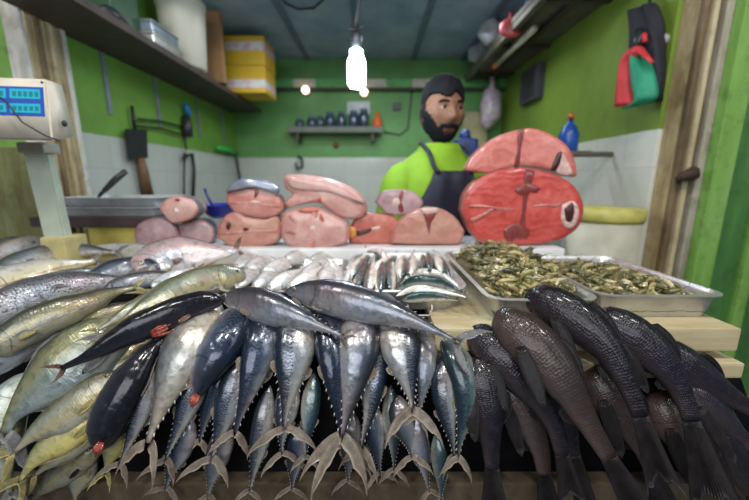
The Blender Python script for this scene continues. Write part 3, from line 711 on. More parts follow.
fish('tuna', 'dark tuna hanging lowest between the two wide tails', 'fish', 'tuna', [(300,420),(298,440),(294,470),(292,488)], 22, 'tuna_dark', L3, 1, .1, tail=(.7,1.4,0), group=G1)
fish('tuna', 'dark tuna hanging lowest below the slim silver ones at the left', 'fish', 'tuna', [(190,415),(184,435),(172,468),(166,486)], 26, 'tuna_dark', L3, 1, .1, tail=(.7,1.3,0), group=G1)
fish('tuna', 'dark tuna showing behind the slim one with pale dots', 'fish', 'tuna', [(372,400),(373,420),(377,450),(380,472)], 22, 'tuna_dark', L3, 1, .1, tail=(.75,1.4,0), group=G1)
fish('tuna', 'dark tuna in the shadow behind the dark-backed one', 'fish', 'tuna', [(230,345),(222,375),(208,410),(200,440)], 28, 'tuna_dark', L3, 1, .1, tail=(.75,1.0,0), group=G1)
# --- left heap
fish('black_fish', 'short glossy black fish, head down at the left with red gill flesh below', 'fish', 'long', [(100,450),(110,420),(128,385),(150,352),(172,330)], 40, 'black', L1-.006, 1, .35, gill=(99,449,16,1.9), notail=True, pec=False, eye=False)
fish('yellow_fish', 'small bright yellow fish tucked under the short black fish', 'fish', 'deep', [(128,412),(122,425),(113,448),(105,472)], 24, 'yellow_bright', L2-.008, 1, 0, fin='fin_yellow', group=G2)
fish('trevally', 'broad pale green-silver fish, the widest in the left heap', 'fish', 'deep', [(128,318),(108,335),(68,366),(30,398),(12,418),(6,432)], 66, 'silver_green', L1+.004, 1, 0, fin='fin_grey', tail=(.75,.7,0), group=G2)
fish('trevally', 'yellow-edged silver fish just below the broad pale green one', 'fish', 'deep', [(118,372),(98,388),(66,412),(36,432),(14,452)], 40, 'yellow_fish', L1+.008, 1, 0, fin='fin_yellow', group=G2)
fish('trevally', 'yellow fish with bright belly, third down in the left heap', 'fish', 'deep', [(112,396),(92,414),(62,436),(36,458),(20,480)], 36, 'yellow_bright', L1+.016, 1, 0, fin='fin_yellow', group=G2)
fish('trevally', 'olive-green fish lying under the third yellow one', 'fish', 'long', [(110,416),(92,428),(62,452),(36,474)], 28, 'olive', L2, 1, .2, fin='fin_yellow', group=G2)
fish('trevally', 'dark olive fish at the bottom left of the heap', 'fish', 'long', [(100,446),(84,456),(56,478),(34,498)], 28, 'olive', L3-.004, 1, .4, fin='fin_dark', group=G2)
fish('trevally', 'grey-silver fish curving down the left edge below the broad pale one', 'fish', 'deep', [(28,372),(14,392),(2,425),(4,462),(10,492)], 36, 'silver_green', L2-.004, -1, .1, fin='fin_grey', group=G2)
fish('trevally', 'dull green fish in the gap behind the short black fish', 'fish', 'deep', [(150,330),(138,342),(118,372),(100,402)], 30, 'olive', L2, 1, 0, fin='fin_grey', group=G2)
fish('trevally', 'yellowish fish lying low behind the red-gilled black fish', 'fish', 'deep', [(88,448),(84,462),(78,482),(74,500)], 26, 'yellow_fish', L3, 1, 0, fin='fin_yellow', group=G2)
fish('mullet', 'olive fish with a bright yellow streak along its side', 'fish', 'long', [(-22,353),(6,340),(40,321),(80,306),(112,293),(136,287)], 34, 'olive', -.008, -1, .1, fin='fin_yellow', tail=(.5,.5,0), group=G2)
fish('mullet', 'thin dark olive fish tucked beneath the yellow-streaked one', 'fish', 'long', [(40,334),(66,326),(92,318),(122,308),(150,300)], 20, 'olive', L1-.010, -1, .1, fin='fin_grey', group=G2)
fish('grouper', 'dark-speckled grey fish lying behind the yellow-streaked one', 'fish', 'long', [(-26,325),(0,310),(34,296),(70,287),(104,282),(132,279)], 38, 'speckled', .0, -1, .15, fin='fin_grey', group=G2)
fish('mullet', 'long pale fish with yellow belly and a dark red line, at the left edge', 'fish', 'long', [(-40,300),(-8,289),(28,278),(62,268),(94,261)], 36, 'pale_long', -.006, -1, .1, fin='fin_grey', tail=(.5,.4,0), group=G2)
fish('mullet', 'dark blue-backed fish lying behind the long pale one', 'fish', 'long', [(-4,276),(20,263),(52,253),(86,250),(116,252)], 22, 'dark_back', -.004, -1, .35, fin='fin_grey', group=G2)
fish('mullet', 'pale silver fish lying flat behind the dark blue-backed one', 'fish', 'long', [(170,268),(150,257),(124,250),(96,248),(74,250)], 22, 'silver_white', -.002, 1, .1, fin='fin_grey', group=G2)
fish('mullet', 'grey fish with dark stripes, head to the right below the brown-pink steak', 'fish', 'long', [(158,271),(140,268),(116,270),(92,278),(76,286)], 24, 'dark_back', -.004, 1, .1, fin='fin_grey', group=G2)
fish('grouper', 'greenish-yellow fish with blunt head, right of the heap beside the white fish', 'fish', 'long', [(246,275),(232,277),(200,284),(164,300),(128,322),(104,338)], 36, 'yellow_fish', .004, 1, .1, fin='fin_grey', tail=(.5,.5,0), group=G2)
fish('snapper', 'pink-white fish with an orange streak, under the row of steaks', 'fish', 'deep', [(140,272),(154,264),(178,256),(206,254),(226,253),(238,250)], 42, 'pink_fish', -.008, -1, .05, fin='fin_rust', tail=(.45,.6,0), group=G2)
fish('mullet', 'thin reddish-tailed fish between the striped and the greenish-yellow ones', 'fish', 'long', [(104,292),(124,284),(150,279),(176,277),(196,272)], 18, 'speckled', .0, -1, .1, fin='fin_rust', group=G2)
fish('mullet', 'small white-silver fish in front of the pink-white one', 'fish', 'long', [(152,287),(164,281),(178,275),(194,268)], 14, 'silver_white', -.006, -1, .1, fin='fin_grey', group=G2)
fish('mullet', 'small yellow-silver fish with head under the greenish-yellow one', 'fish', 'long', [(164,292),(150,299),(132,310),(112,322),(98,330)], 17, 'yellow_fish', .004, 1, .1, fin='fin_yellow', group=G2)
fish('mullet', 'brown-headed fish at the far left, behind the foot of the scale', 'fish', 'long', [(46,240),(34,242),(12,250),(-14,262)], 20, 'pink_fish', .0, 1, .2, fin='fin_grey', group=G2)
fish('mullet', 'blue-grey fish at the left edge behind the brown-headed one', 'fish', 'long', [(26,240),(10,243),(-8,250),(-26,258)], 16, 'dark_back', .006, 1, .3, fin='fin_grey', group=G2)
fish('mullet', 'grey fish lying under the speckled one at the left edge', 'fish', 'long', [(-34,376),(-8,360),(24,345),(62,334)], 34, 'speckled', L1-.006, -1, .1, fin='fin_grey', group=G2)
fish('mullet', 'dusky fish lying between the long pale and the speckled ones', 'fish', 'long', [(20,296),(48,284),(80,274),(110,268)], 20, 'speckled', .010, -1, .2, fin='fin_grey', group=G2)
# --- dark scaled fish at the right
fish('carp', 'glossy blue-black scaled fish on top, snout toward the shrimp trays', 'fish', 'rohu', [(527,294),(546,302),(574,318),(602,343),(622,375),(634,400),(640,416)], 43, 'rohu', -.026, -1, .30, fin='fin_dark', tail=(1.5,.60,0), group=G3)
fish('carp', 'brown scaled fish with pale snout, hanging in front of the blue-black one', 'fish', 'rohu', [(494,317),(508,324),(534,345),(562,380),(586,420),(602,446),(609,458)], 50, 'rohu_brown', -.014, -1, .15, fin='fin_dark', tail=(1.3,.6,0), group=G3)
fish('carp', 'dark fish with snout beside the bright silver tuna tail, left of the brown one', 'fish', 'rohu', [(470,330),(484,341),(508,364),(534,392),(554,425),(562,455)], 42, 'rohu', L1-.008, -1, .25, fin='fin_dark', tail=(1.1,.6,0), group=G3)
fish('carp', 'dark fish hanging at the left of the black heap next to the mackerels', 'fish', 'rohu', [(470,358),(478,375),(486,405),(490,440),(492,468)], 44, 'rohu', L1+.006, -1, .2, fin='fin_dark', tail=(1.0,.6,0), group=G3)
fish('carp', 'brownish-black fish hanging below the left snout', 'fish', 'rohu', [(494,372),(508,390),(528,420),(540,450),(544,474)], 42, 'rohu_brown', L2, -1, .1, fin='fin_dark', tail=(1.0,.6,0), group=G3)
fish('carp', 'dark scaled fish with bright highlight, under the right side of the blue-black one', 'fish', 'rohu', [(594,316),(616,327),(646,347),(672,376),(685,402),(691,420)], 44, 'rohu', -.010, -1, .30, fin='fin_dark', tail=(1.8,.8,0), group=G3)
fish('carp', 'dark fish lying furthest right, its back against the plank ends', 'fish', 'rohu', [(646,345),(668,358),(700,378),(732,398),(760,414)], 42, 'rohu', L1-.008, -1, .35, fin='fin_dark', tail=(1.0,.6,0), group=G3)
fish('carp', 'blue-bellied dark fish below the furthest right one', 'fish', 'rohu', [(668,382),(690,396),(722,420),(752,448)], 46, 'rohu', L1+.008, -1, -.1, fin='fin_dark', group=G3)
fish('carp', 'dark fish in the gap between the brown one and the highlighted one', 'fish', 'rohu', [(590,368),(604,385),(626,418),(644,450),(652,470)], 46, 'rohu_brown', L2-.006, -1, .1, fin='fin_dark', tail=(1.0,.6,0), group=G3)
fish('carp', 'dark fish hanging lower right under the broad tail', 'fish', 'rohu', [(656,392),(668,412),(692,442),(712,470),(722,486)], 46, 'rohu_brown', L2-.004, -1, .1, fin='fin_dark', tail=(1.0,.6,0), group=G3)
fish('carp', 'dark fish lying in the shadow below the snout of the brown one', 'fish', 'rohu', [(540,372),(552,392),(566,425),(574,455)], 40, 'rohu', L2+.004, -1, .1, fin='fin_dark', group=G3)
fish('carp', 'dark fish at the lower right corner under the blue-bellied one', 'fish', 'rohu', [(700,420),(716,440),(740,474),(752,494)], 44, 'rohu', L2, -1, .1, fin='fin_dark', group=G3)

# --- small fish in the trays
rng = random.Random(3)
sv = [((236,288),(262,262)), ((252,290),(286,263)), ((268,291),(304,268)), ((288,291),(322,266)), ((300,279),(330,257)), ((246,272),(276,254)), ((262,276),(298,256)), ((322,292),(330,262)), ((336,291),(336,262)),
      ((310,262),(344,252)), ((284,262),(316,250)), ((236,268),(258,250)), ((262,258),(296,249)), ((318,282),(342,268)), ((306,292),(320,276))]
for i, (a, b) in enumerate(sv):
    zz = 1.122+.004*(i % 4)
    fish('silver_fish', 'small white silver fish in the shallow tray behind the grey tunas', 'fish', 'deep', [a, ((a[0]+b[0])/2+rng.uniform(-1, 1), (a[1]+b[1])/2+rng.uniform(-1, 1)), b], rng.uniform(15, 19), 'silver_white', flip=-1, roll=rng.uniform(-.2, .2), fin='fin_grey', tail=(.5, .6, 0), z=zz, lod=0, group='small silver fish in the shallow tray')
sd = [((356,292),(360,274),(366,254)), ((368,293),(370,276),(374,258)), ((380,294),(380,276),(382,258)), ((391,292),(390,274),(392,256)), ((401,278),(402,266),(404,252)), ((410,276),(411,264),(412,252)), ((420,274),(422,264),(420,252)),
      ((430,273),(430,262),(428,251)), ((442,273),(440,262),(436,252)), ((452,280),(446,266),(438,256)), ((352,278),(360,264),(372,252)), ((384,260),(378,254),(366,250)),
      ((404,279),(420,272),(440,274),(464,291)), ((398,288),(415,281),(440,283),(464,294)), ((396,296),(416,288),(440,291),(466,297)), ((402,300),(420,297),(440,297),(458,300)), ((376,272),(384,264),(398,254))]
for i, pts in enumerate(sd):
    flat = i in (12, 13, 14, 15)
    lab = ('small dark-backed fish lying crosswise at the front of the deep tray' if flat else 'small dark-backed white-bellied fish packed upright in the deep tray')
    fish('sardine', lab, 'fish', 'slim', pts, 12 if flat else 13, 'sardine', flip=-1 if (flat or i % 2) else 1, roll=rng.uniform(-.6, 1.1) if not flat else (-.9, .7, -.8, .8)[i-12], fin='fin_grey', tail=(.5, .6, 0), z=1.133+.005*(i % 3)+(.006 if i in (13,) else 0), lod=0, group='small fish crosswise in the deep tray' if flat else 'small fish upright in the deep tray')

# ================================================================ SHRIMP
def shrimp_geom(bend=1.0, seed=0):
    mb = MB(); rr = random.Random(seed); L = .031; pts = []; rs = []
    for i in range(10):
        s = i/9; a = bend*1.5*max(0, s-.3)
        pts.append(Vector((L*(s-.5) if s < .3 else L*(-.2)+L*.75*math.sin(a)/max(.2, bend*1.2), 0, .003-L*.55*(1-math.cos(a)))))
        rs.append(L*.125*[.25, .75, 1, 1.05, 1, .9, .8, .62, .45, .30][i]*(1+.06*(i % 2)))
    for p in pts: p.z += .006*bend
    mb.tube(pts, rs, 8)
    e = pts[-1]
    for sg in (-1, 0, 1):
        mb.add([e, e+Vector((.004, sg*.003-.0012, -.003)), e+Vector((.005, sg*.003+.0012, -.0032)), e+Vector((0, 0, .0007))], [[0, 1, 2], [0, 2, 3], [0, 3, 1], [1, 3, 2]])
    h = pts[0]
    for sg in (-1, 1):
        mb.tube([h+Vector((0, sg*.001, .0008)), h+Vector((-.008, sg*.004, .003)), h+Vector((-.012, sg*.009, .001))], [.0004, .0003, .0002], 4)
        for q in range(3):
            c = pts[2+q]; mb.tube([c+Vector((0, sg*.001, -.002)), c+Vector((-.002, sg*.003, -.005)), c+Vector((-.003, sg*.002, -.008))], [.0005, .0004, .0002], 4)
    return mb
def shrimp_mat(name, a, b, c):
    t = NT(name); o = t.obj(); n = t.noise(o, 240, 3); r = t.n('ObjectInfo').outputs['Random']
    col = t.ramp(t.math('ADD', t.math('MULTIPLY', n, .5), t.math('MULTIPLY', r, .5)), [(.3, a), (.5, b), (.7, c)])
    t.p(Base_Color=col, Roughness=.3, Coat_Weight=.5); t.bump(n, .4, .001); return t.m
SM = [shrimp_mat('shrimp_green', (.040, .040, .016), (.155, .145, .050), (.40, .36, .15)), shrimp_mat('shrimp_pale', (.22, .15, .05), (.40, .34, .15), (.62, .54, .34))]
protos = []
for i in range(4):
    mb = shrimp_geom((.7, 1.1, 1.5, .35)[i], i); o = mb.build('shrimp', SM[i % 2], None, True)
    protos.append(o.data); bpy.data.objects.remove(o)
def mound(x, y, T, top):
    u = (x-T[0])/(T[1]-T[0])*2-1; v = (y-T[2])/(T[3]-T[2])*2-1
    return top*(max(0, 1-abs(u)**2.6)**.7)*(max(0, 1-abs(v)**2.6)**.7)
rest = MB(); shr = []
for T, hi, n, nm in ((TR1, .084, 560, 0), (TR2, .040, 420, 1)):
    for i in range(n):
        x = rng.uniform(T[0]+.022, T[1]-.024); y = rng.uniform(T[2]+.026, T[3]-.024)
        if nm == 1:
            if (x-T[0])/(T[1]-T[0]) + (T[2]-y)/(T[3]-T[2])*-.25 > .95: continue
        z = 1.106+mound(x, y, T, hi)+rng.uniform(-.003, .003)
        shr.append((y*1.0+rng.uniform(-.05, .05), x, y, z, nm))
shr.sort()
def smat(x, y, z):
    return Matrix.Translation((x, y, z)) @ Matrix.Rotation(rng.uniform(0, 2*PI), 4, 'Z') @ Matrix.Rotation(rng.uniform(-.35, .35), 4, 'Y') @ Matrix.Rotation(rng.choice((0, PI/2, PI/2, -PI/2, PI))+rng.uniform(-.4, .4), 4, 'X') @ Matrix.Scale(rng.uniform(.9, 1.35), 4)
cnt = 0
for key, x, y, z, nm in shr:
    if cnt < 290:
        o = bpy.data.objects.new('shrimp', rng.choice(protos)); COL.objects.link(o); o.matrix_world = smat(x, y, z)
        tag(o, ('small greenish shrimp in the high heap beside the dark-backed small fish', 'small greenish shrimp in the right-hand tray beside the green post')[nm], 'shrimp', ('shrimp in the high heap', 'shrimp in the right-hand tray')[nm]); cnt += 1
    else:
        me = rng.choice(protos); mt = smat(x, y, z)
        rest.k = rng.choice((0, 0, 1)); rest.add([mt @ v.co for v in me.vertices], [list(p.vertices) for p in me.polygons])
def mound_fill(T, hi, nn=22):
    vs = []; 
    for i in range(nn+1):
        for j in range(nn+1):
            x = T[0]+.008+(T[1]-T[0]-.016)*i/nn; y = T[2]+.008+(T[3]-T[2]-.016)*j/nn
            vs.append(Vector((x, y, 1.1035+mound(x, y, T, hi)+.004*noise.noise(Vector((x*90, y*90, 0))))))
    rest.k = 0
    rest.add(vs, [[i*(nn+1)+j, (i+1)*(nn+1)+j, (i+1)*(nn+1)+j+1, i*(nn+1)+j+1] for i in range(nn) for j in range(nn)])
mound_fill(TR1, .078); mound_fill(TR2, .034)
o = rest.build('shrimp_heap', SM, None, True, at=(.4, .75, 1.12)); o['kind'] = 'stuff'
tag(o, 'greenish shrimp filling the far part of both steel trays', 'shrimp')

# ================================================================ THE SCALE
m_ivory = plain('ivory_plastic', (.62, .58, .48), .45, 0, .08, 12)
m_ivory2 = plain('aged_plastic', (.42, .42, .34), .5, 0, .12, 12)
m_colm = plain('pale_green_enamel', (.44, .50, .41), .4, 0, .1, 10)
m_blue = plain('blue_panel', (.030, .085, .42), .35, 0, .05)
t = NT('lit_teal_display'); t.p(Base_Color=(.02, .22, .30), Roughness=.2, Emission_Color=(.02, .42, .55), Emission_Strength=.55); m_lcd = t.m
t = NT('lit_display_digits'); t.p(Base_Color=(.01, .10, .12), Roughness=.3, Emission_Color=(.015, .30, .38), Emission_Strength=.4); m_dig = t.m
m_dark = plain('dark_plastic', (.025, .026, .030), .4)
m_iron = plain('dark_iron', (.035, .036, .042), .45, .5)
YS = .86
sc = thing('weighing_scale', 'ivory electronic weighing scale with blue lit display on a pale green column', 'scale', PY(55, 246, .93))
a, b, c_, d = PY(-48, 76, YS-.02), PY(46, 79, YS-.02), PY(53, 141, YS-.05), PY(-48, 139, YS-.05)
e, f = PY(62, 84, YS+.10), PY(76, 137, YS+.10)
g, h = PY(-40, 80, YS+.10), PY(-40, 137, YS+.10)
bm = bmesh.new(); V = [bm.verts.new(p) for p in (a, b, c_, d, g, e, f, h)]
for q in ((0, 3, 2, 1), (4, 5, 6, 7), (0, 1, 5, 4), (3, 7, 6, 2), (1, 2, 6, 5), (0, 4, 7, 3)): bm.faces.new([V[i] for i in q])
bmesh.ops.recalc_face_normals(bm, faces=bm.faces); bmesh.ops.bevel(bm, geom=list(bm.edges), offset=.005, segments=3, affect='EDGES')
MB().bm(bm).build('display_head', m_ivory, sc, True)
def quad_on(p0, px0, py0, px1, py1, lift):     # a thin plate lying on the sloping face of the head
    ux = (b-a)/94.0; uy = (d-a)/62.5; nn = ux.cross(uy).normalized()
    if nn.y > 0: nn = -nn
    def at(px, py):
        fy = (py-77.5)/62.5
        return a+ux*(px+48)*(1+fy*.02)+(d-a)*fy
    v = [at(px0, py0), at(px1, py0), at(px1+.04*(py1-py0), py1), at(px0+.02*(py1-py0), py1)]
    return [q+nn*lift for q in v]+[q-nn*.001 for q in v], [[0, 1, 2, 3], [7, 6, 5, 4], [0, 4, 5, 1], [1, 5, 6, 2], [2, 6, 7, 3], [3, 7, 4, 0]]
v, fa = quad_on(None, -40, 86, 43, 115, .0012); MB().add(v, fa).build('display_panel', m_blue, sc)
for x0, x1 in ((-32, 6), (10, 40)):
    for y0, y1 in ((88.5, 98), (103, 112)):
        v, fa = quad_on(None, x0, y0, x1, y1, .0022); l = MB().add(v, fa).build('display_window', m_lcd, sc)
        mb = MB()
        for q in range(5):
            w_ = (x1-x0)/6.5; v, fa = quad_on(None, x0+3+q*w_*1.2, y0+2.5, x0+3+q*w_*1.2+w_*.75, y1-2.0, .0027); mb.add(v, fa)
        mb.build('digits', m_dig, l)['kind'] = 'stuff'
cp = [PY(19, 142, .93), PY(43, 142, .93), PY(65, 238, .93), PY(43, 238, .93)]
mb = MB(); th = Vector((0, .028, 0))
v = cp+[q+th for q in cp]
bm = bmesh.new(); V = [bm.verts.new(p) for p in v]
for q in ((0, 3, 2, 1), (4, 5, 6, 7), (0, 1, 5, 4), (3, 7, 6, 2), (1, 2, 6, 5), (0, 4, 7, 3)): bm.faces.new([V[i] for i in q])
bmesh.ops.recalc_face_normals(bm, faces=bm.faces); bmesh.ops.bevel(bm, geom=list(bm.edges), offset=.004, segments=2, affect='EDGES')
mb.bm(bm).build('column', m_colm, sc)
q0, q1 = PY(17, 142, .92), PY(46, 153, .92)
MB().box(q0.x, q1.x, 0.915, .965, q1.z, q0.z, b=.006).build('column_collar', m_ivory2, sc)
q0, q1 = PY(40, 237, .92), PY(68, 250, .92)
MB().box(q0.x, q1.x, .915, .99, 1.101, q0.z, b=.008).build('scale_base', plain('yellowed_plastic', (.50, .44, .20), .5), sc)
q0 = PY(65, 124, .875); MB().ball(q0+Vector((.004, -.006, 0)), .006, .006, .008).build('side_knob', m_dark, sc, True)
MB().tube([PY(-5, 93, .812), PY(8, 104, .806), PY(22, 122, .800), PY(44, 135, .795), PY(60, 141, .80)], .0018, 6).build('cable', m_dark, sc, True)
MB().ball(PY(42, 82.5, YS-.022), .003, .002, .003, 8).build('indicator', m_iron, sc, True)
# trays and boards behind the scale
m_board = plain('dark_wet_board', (.060, .042, .040), .4)
m_alu = plain('scratched_aluminium', (.56, .58, .60), .5, .45, .12, 24)
tag(MB().box(-1.12, -.70, 1.10, 1.36, 1.200, 1.232, b=.004).build('wooden_board', m_board, at=(-.9, 1.2, 1.2)), 'dark wet wooden board lying behind the foot of the weighing scale', 'board')
tag(MB().box(-.95, -.72, 1.115, 1.235, 1.101, 1.199, b=.008).build('foam_block', plain('yellow_foam', (.50, .42, .10), .6), at=(-.8, 1.2, 1.1)), 'yellow block under the dark wet board', 'block')
tag(pan(MB(), -1.06, -.73, 1.13, 1.33, 1.233, .026, r=.02).build('metal_tray', m_alu, at=(-.9, 1.2, 1.233)), 'dull metal tray, lower of the two on the dark board', 'tray', 'metal trays on the dark board')
tag(pan(MB(), -1.05, -.72, 1.14, 1.34, 1.264, .026, r=.02).build('metal_tray', m_alu, at=(-.89, 1.2, 1.264)), 'dull metal tray, upper of the two on the dark board', 'tray', 'metal trays on the dark board')

# ================================================================ LEFT WALL AND SHELF
m_shelf = plain('dark_shelf_wood', (.065, .045, .040), .6, 0, .2, 14)
sh = thing('wall_shelf', 'long dark wooden shelf high on the left wall', 'shelf', (XL, 2.1, 1.9))
MB().box(XL+.001, -.93, 1.43, 2.98, 1.895, 1.925, b=.003).build('shelf_board', m_shelf, sh)
m_brk = plain('grey_painted_steel', (.24, .29, .32), .45, .3)
MB().box(-1.155, -.93, 1.0, 1.43, 1.895, 1.925, b=.002).build('shelf_board', m_shelf, sh)
for y in (1.62, 1.98, 2.42, 2.80):
    mb = MB(); mb.box(XL+.001, XL+.008, y-.011, y+.011, 1.64, 1.895); mb.build('bracket', m_brk, sh)
t = NT('cream_drum'); t.p(Base_Color=(.60, .59, .50), Roughness=.45); m_cream = t.m
tag(MB().lathe([(.085, 0), (.098, .01), (.112, .26), (.114, .30), (.120, .302), (.120, .325), (.113, .328), (.10, .30), (.095, .02)], (-1.005, 1.98, 1.926), 28).build('plastic_drum', m_cream, None, True, at=(-1.005, 1.98, 1.926)), 'tall cream plastic drum on the left shelf', 'drum')
m_card = plain('cardboard', (.34, .19, .085), .75, 0, .1, 10)
tag(MB().box(-1.09, -.90, 2.20, 2.235, 1.926, 2.31, M=None).build('cardboard_sheet', m_card, at=(-1, 2.2, 1.926)), 'brown cardboard standing on the left shelf between drum and yellow boxes', 'cardboard')
m_yel = plain('yellow_box_print', (.66, .42, .025), .5, 0, .06, 6)
t = NT('white_label_with_pink_print'); n = t.noise(t.obj(), 26, 3); t.p(Base_Color=t.ramp(n, [(.50, (.62, .62, .60)), (.60, (.60, .36, .44))]), Roughness=.5); m_lab = t.m
x0, x1 = PY(224, 60, 2.45).x, PY(264, 60, 2.45).x
for i, (z0, z1, lab) in enumerate(((1.926, 2.095, 'yellow box with white printed band, lower of the two on the left shelf'), (2.096, 2.275, 'yellow box with white printed band, upper of the two on the left shelf'))):
    b_ = thing('printed_box', lab, 'box', ((x0+x1)/2, 2.57, z0), 'yellow boxes on the left shelf')
    x0 += i*.006; x1 += i*.006-(0 if i else 0)
    MB().box(x0, x1, 2.45, 2.70, z0, z1, b=.010).build('carton', m_yel, b_)
    zl = z0+(z1-z0)*(.50 if i else .18)
    MB().box(x0+.012, x1+.001, 2.4485, 2.69, zl, zl+.052).build('printed_band', m_lab, b_)
m_tinb = plain('blue_grey_tin', (.26, .32, .38), .35, .5)
for i, (z0, w_, lab) in enumerate(((1.926, .0, 'flat pale metal tin, lower of the two on the left shelf'), (1.972, .008, 'flat blue-grey metal tin, upper of the two on the left shelf'))):
    tn = thing('metal_tin', lab, 'tin', (-1.02, 1.70, z0), 'flat tins on the left shelf')
    MB().box(-1.10+w_, -.942, 1.60, 1.80, z0, z0+.036, b=.006).build('tin_body', (m_tin, m_tinb)[i], tn)
    MB().box(-1.103+w_, -.939, 1.597, 1.803, z0+.036, z0+.045, b=.003).build('lid', (m_tin, m_tinb)[i], tn)
tag(MB().box(-1.12, -.99, 1.44, 1.60, 1.926, 2.20, b=.01).build('storage_crate', plain('dark_green_plastic', (.025, .085, .040), .5), at=(-1.05, 1.5, 1.926)), 'dark green crate standing on the near part of the left shelf', 'crate')
mb = MB(); mb.ball((-.985, 1.42, 1.955), .028, .05, .028, 14); mb.tube([(-.985, 1.46, 1.96), (-.98, 1.50, 1.945), (-.975, 1.53, 1.935)], [.016, .012, .007], 8)
tag(mb.build('dark_bottle', m_dark, None, True, at=(-.985, 1.42, 1.926)), 'black object lying at the near end of the left shelf', 'bottle')
def wallp(px, py, off=.02): return PX(px, py, XL+off)
def tube_thing(name, label, cat, segs, base, group=None):
    r = thing(name, label, cat, base, group)
    for nm, pts, rad, m in segs:
        MB().tube(pts, rad, 8).build(nm, m, r, True)
    return r
m_woodh = plain('brown_handle_wood', (.16, .085, .035), .5, 0, .2, 20)
W = wallp
cl = thing('cleaver', 'large dark cleaver with brown wooden handle hanging on the left wall', 'cleaver', W(139, 105))
MB().tube([W(132, 106), W(135, 130)], [.007, .009], 8).build('hanging_loop', m_iron, cl, True)
p0, p1, p2, p3 = W(127, 129, .035), W(147, 130, .035), W(148, 158, .035), W(131, 160, .035)
dn = Vector((.012, 0, 0)); mb = MB(); mb.add([p0, p1, p2, p3, p0-dn, p1-dn, p2-dn, p3-dn], [[0, 1, 2, 3], [7, 6, 5, 4], [0, 4, 5, 1], [1, 5, 6, 2], [2, 6, 7, 3], [3, 7, 4, 0]]); mb.build('blade', m_iron, cl)
MB().tube([W(140, 158, .03), W(144, 175, .03), W(148, 196, .03)], [.020, .024, .028], 10).build('handle', m_woodh, cl, True)
tube_thing('towel_rail', 'double black rail on the left wall between cleaver and blue-topped holder', 'rail', [('bar', [W(138, 119), W(160, 121), W(184, 127)], .0055, m_iron), ('bar', [W(138, 126), W(160, 128), W(183, 135)], .0055, m_iron)], W(160, 124))
hd = thing('knife_holder', 'black holder with a blue cap hanging on the left wall', 'holder', W(187, 120))
MB().tube([W(186, 116, .03), W(187, 128, .03), W(188, 137, .03)], [.022, .034, .030], 10).build('pouch', m_dark, hd, True)
MB().tube([W(185, 103, .03), W(187, 110, .03), W(189, 116, .03)], [.012, .020, .018], 10).build('cap', plain('bright_blue_cap', (.02, .22, .52), .4), hd, True)
MB().tube([W(185, 137, .03), W(186, 150, .03)], .006, 6).build('strap', m_dark, hd, True)
for nm, lab, xs in (('steel_hook', 'thin dark hook with bent top, left one below the blue-capped holder', [(183, 160), (185, 152), (184, 175), (184, 195)]), ('sharpening_steel', 'thicker dark hooked rod, right one below the blue-capped holder', [(186, 156), (192, 154), (194, 170), (193, 197)])):
    tag(MB().tube([W(x, y, .03) for x, y in xs], .006 if nm == 'steel_hook' else .011, 8).build(nm, m_iron, None, True, at=W(*xs[0])), lab, 'hook', 'hooks on the left wall')
gk = thing('brush', 'brush with bright green head and dark shaft on the left wall', 'brush', W(233, 165))
MB().tube([W(217, 148, .04), W(227, 149.5, .04), W(237, 153, .04)], [.014, .020, .016], 10).build('head', plain('bright_green_plastic', (.03, .45, .08), .4), gk, True)
MB().tube([W(235, 152, .04), W(237, 162, .04), W(240, 180, .04)], [.013, .011, .010], 8).build('shaft', m_iron, gk, True)
kn = thing('knife', 'black knife leaning at the left behind the metal trays', 'knife', PY(105, 190, 1.29))
MB().tube([PY(104, 191, 1.29), PY(115, 180, 1.31), PY(126, 171, 1.32)], [.009, .012, .010], 8).build('handle', m_dark, kn, True)
p = [PY(105, 190, 1.29), PY(101, 194, 1.285), PY(97, 199, 1.28)]
MB().tube(p, [.006, .007, .003], 6).build('blade', m_iron, kn, True)
bw = thing('bowl', 'blue plastic bowl between the round pale steak and the left pair of steaks', 'bowl', PY(221, 216, 1.17))
c_ = PY(221, 214, 1.17)
MB().lathe([(.030, -.012), (.045, .0), (.060, .030), (.064, .034), (.060, .033), (.040, .004)], c_, 24).build('basin', plain('deep_blue_plastic', (.012, .020, .30), .35), bw, True)
MB().tube([c_+Vector((-.02, 0, .01)), c_+Vector((-.04, 0, .06)), c_+Vector((-.052, .01, .085))], .005, 6).build('spoon_handle', plain('navy_plastic', (.02, .03, .14), .4), bw, True)

# ================================================================ BACK WALL
Yb = YB-.04
def bk(px, py, Y=Yb): return PY(px, py, Y)
zr0, zr1 = bk(300, 88).z, bk(300, 80).z
br = thing('ceiling_rail', 'pale rail banded with green running across the top of the back wall', 'rail', (0, Yb, zr0))
xs = [XL+.0, bk(276, 84).x, bk(294, 84).x, bk(316, 84).x, bk(352, 84).x, bk(386, 84).x, bk(412, 84).x, bk(450, 84).x, XR]
m_cr = plain('cream_paint', (.50, .48, .38), .6); m_gp = plain('green_band_paint', (.10, .36, .10), .6)
for i, (p_, q_) in enumerate(zip(xs, xs[1:])):
    MB().box(p_, q_, Yb-.03, Yb+.01, zr0, zr1).build('rail_section', (m_cr, m_gp)[i % 2], br)
MB().box(XL, XR, Yb-.025, Yb+.005, zr0-.018, zr0).build('under_strip', m_shelf, br)
t = NT('lit_warm_globe'); t.p(Base_Color=(1, .85, .75), Emission_Color=(1, .78, .62), Emission_Strength=3.5); m_glow = t.m
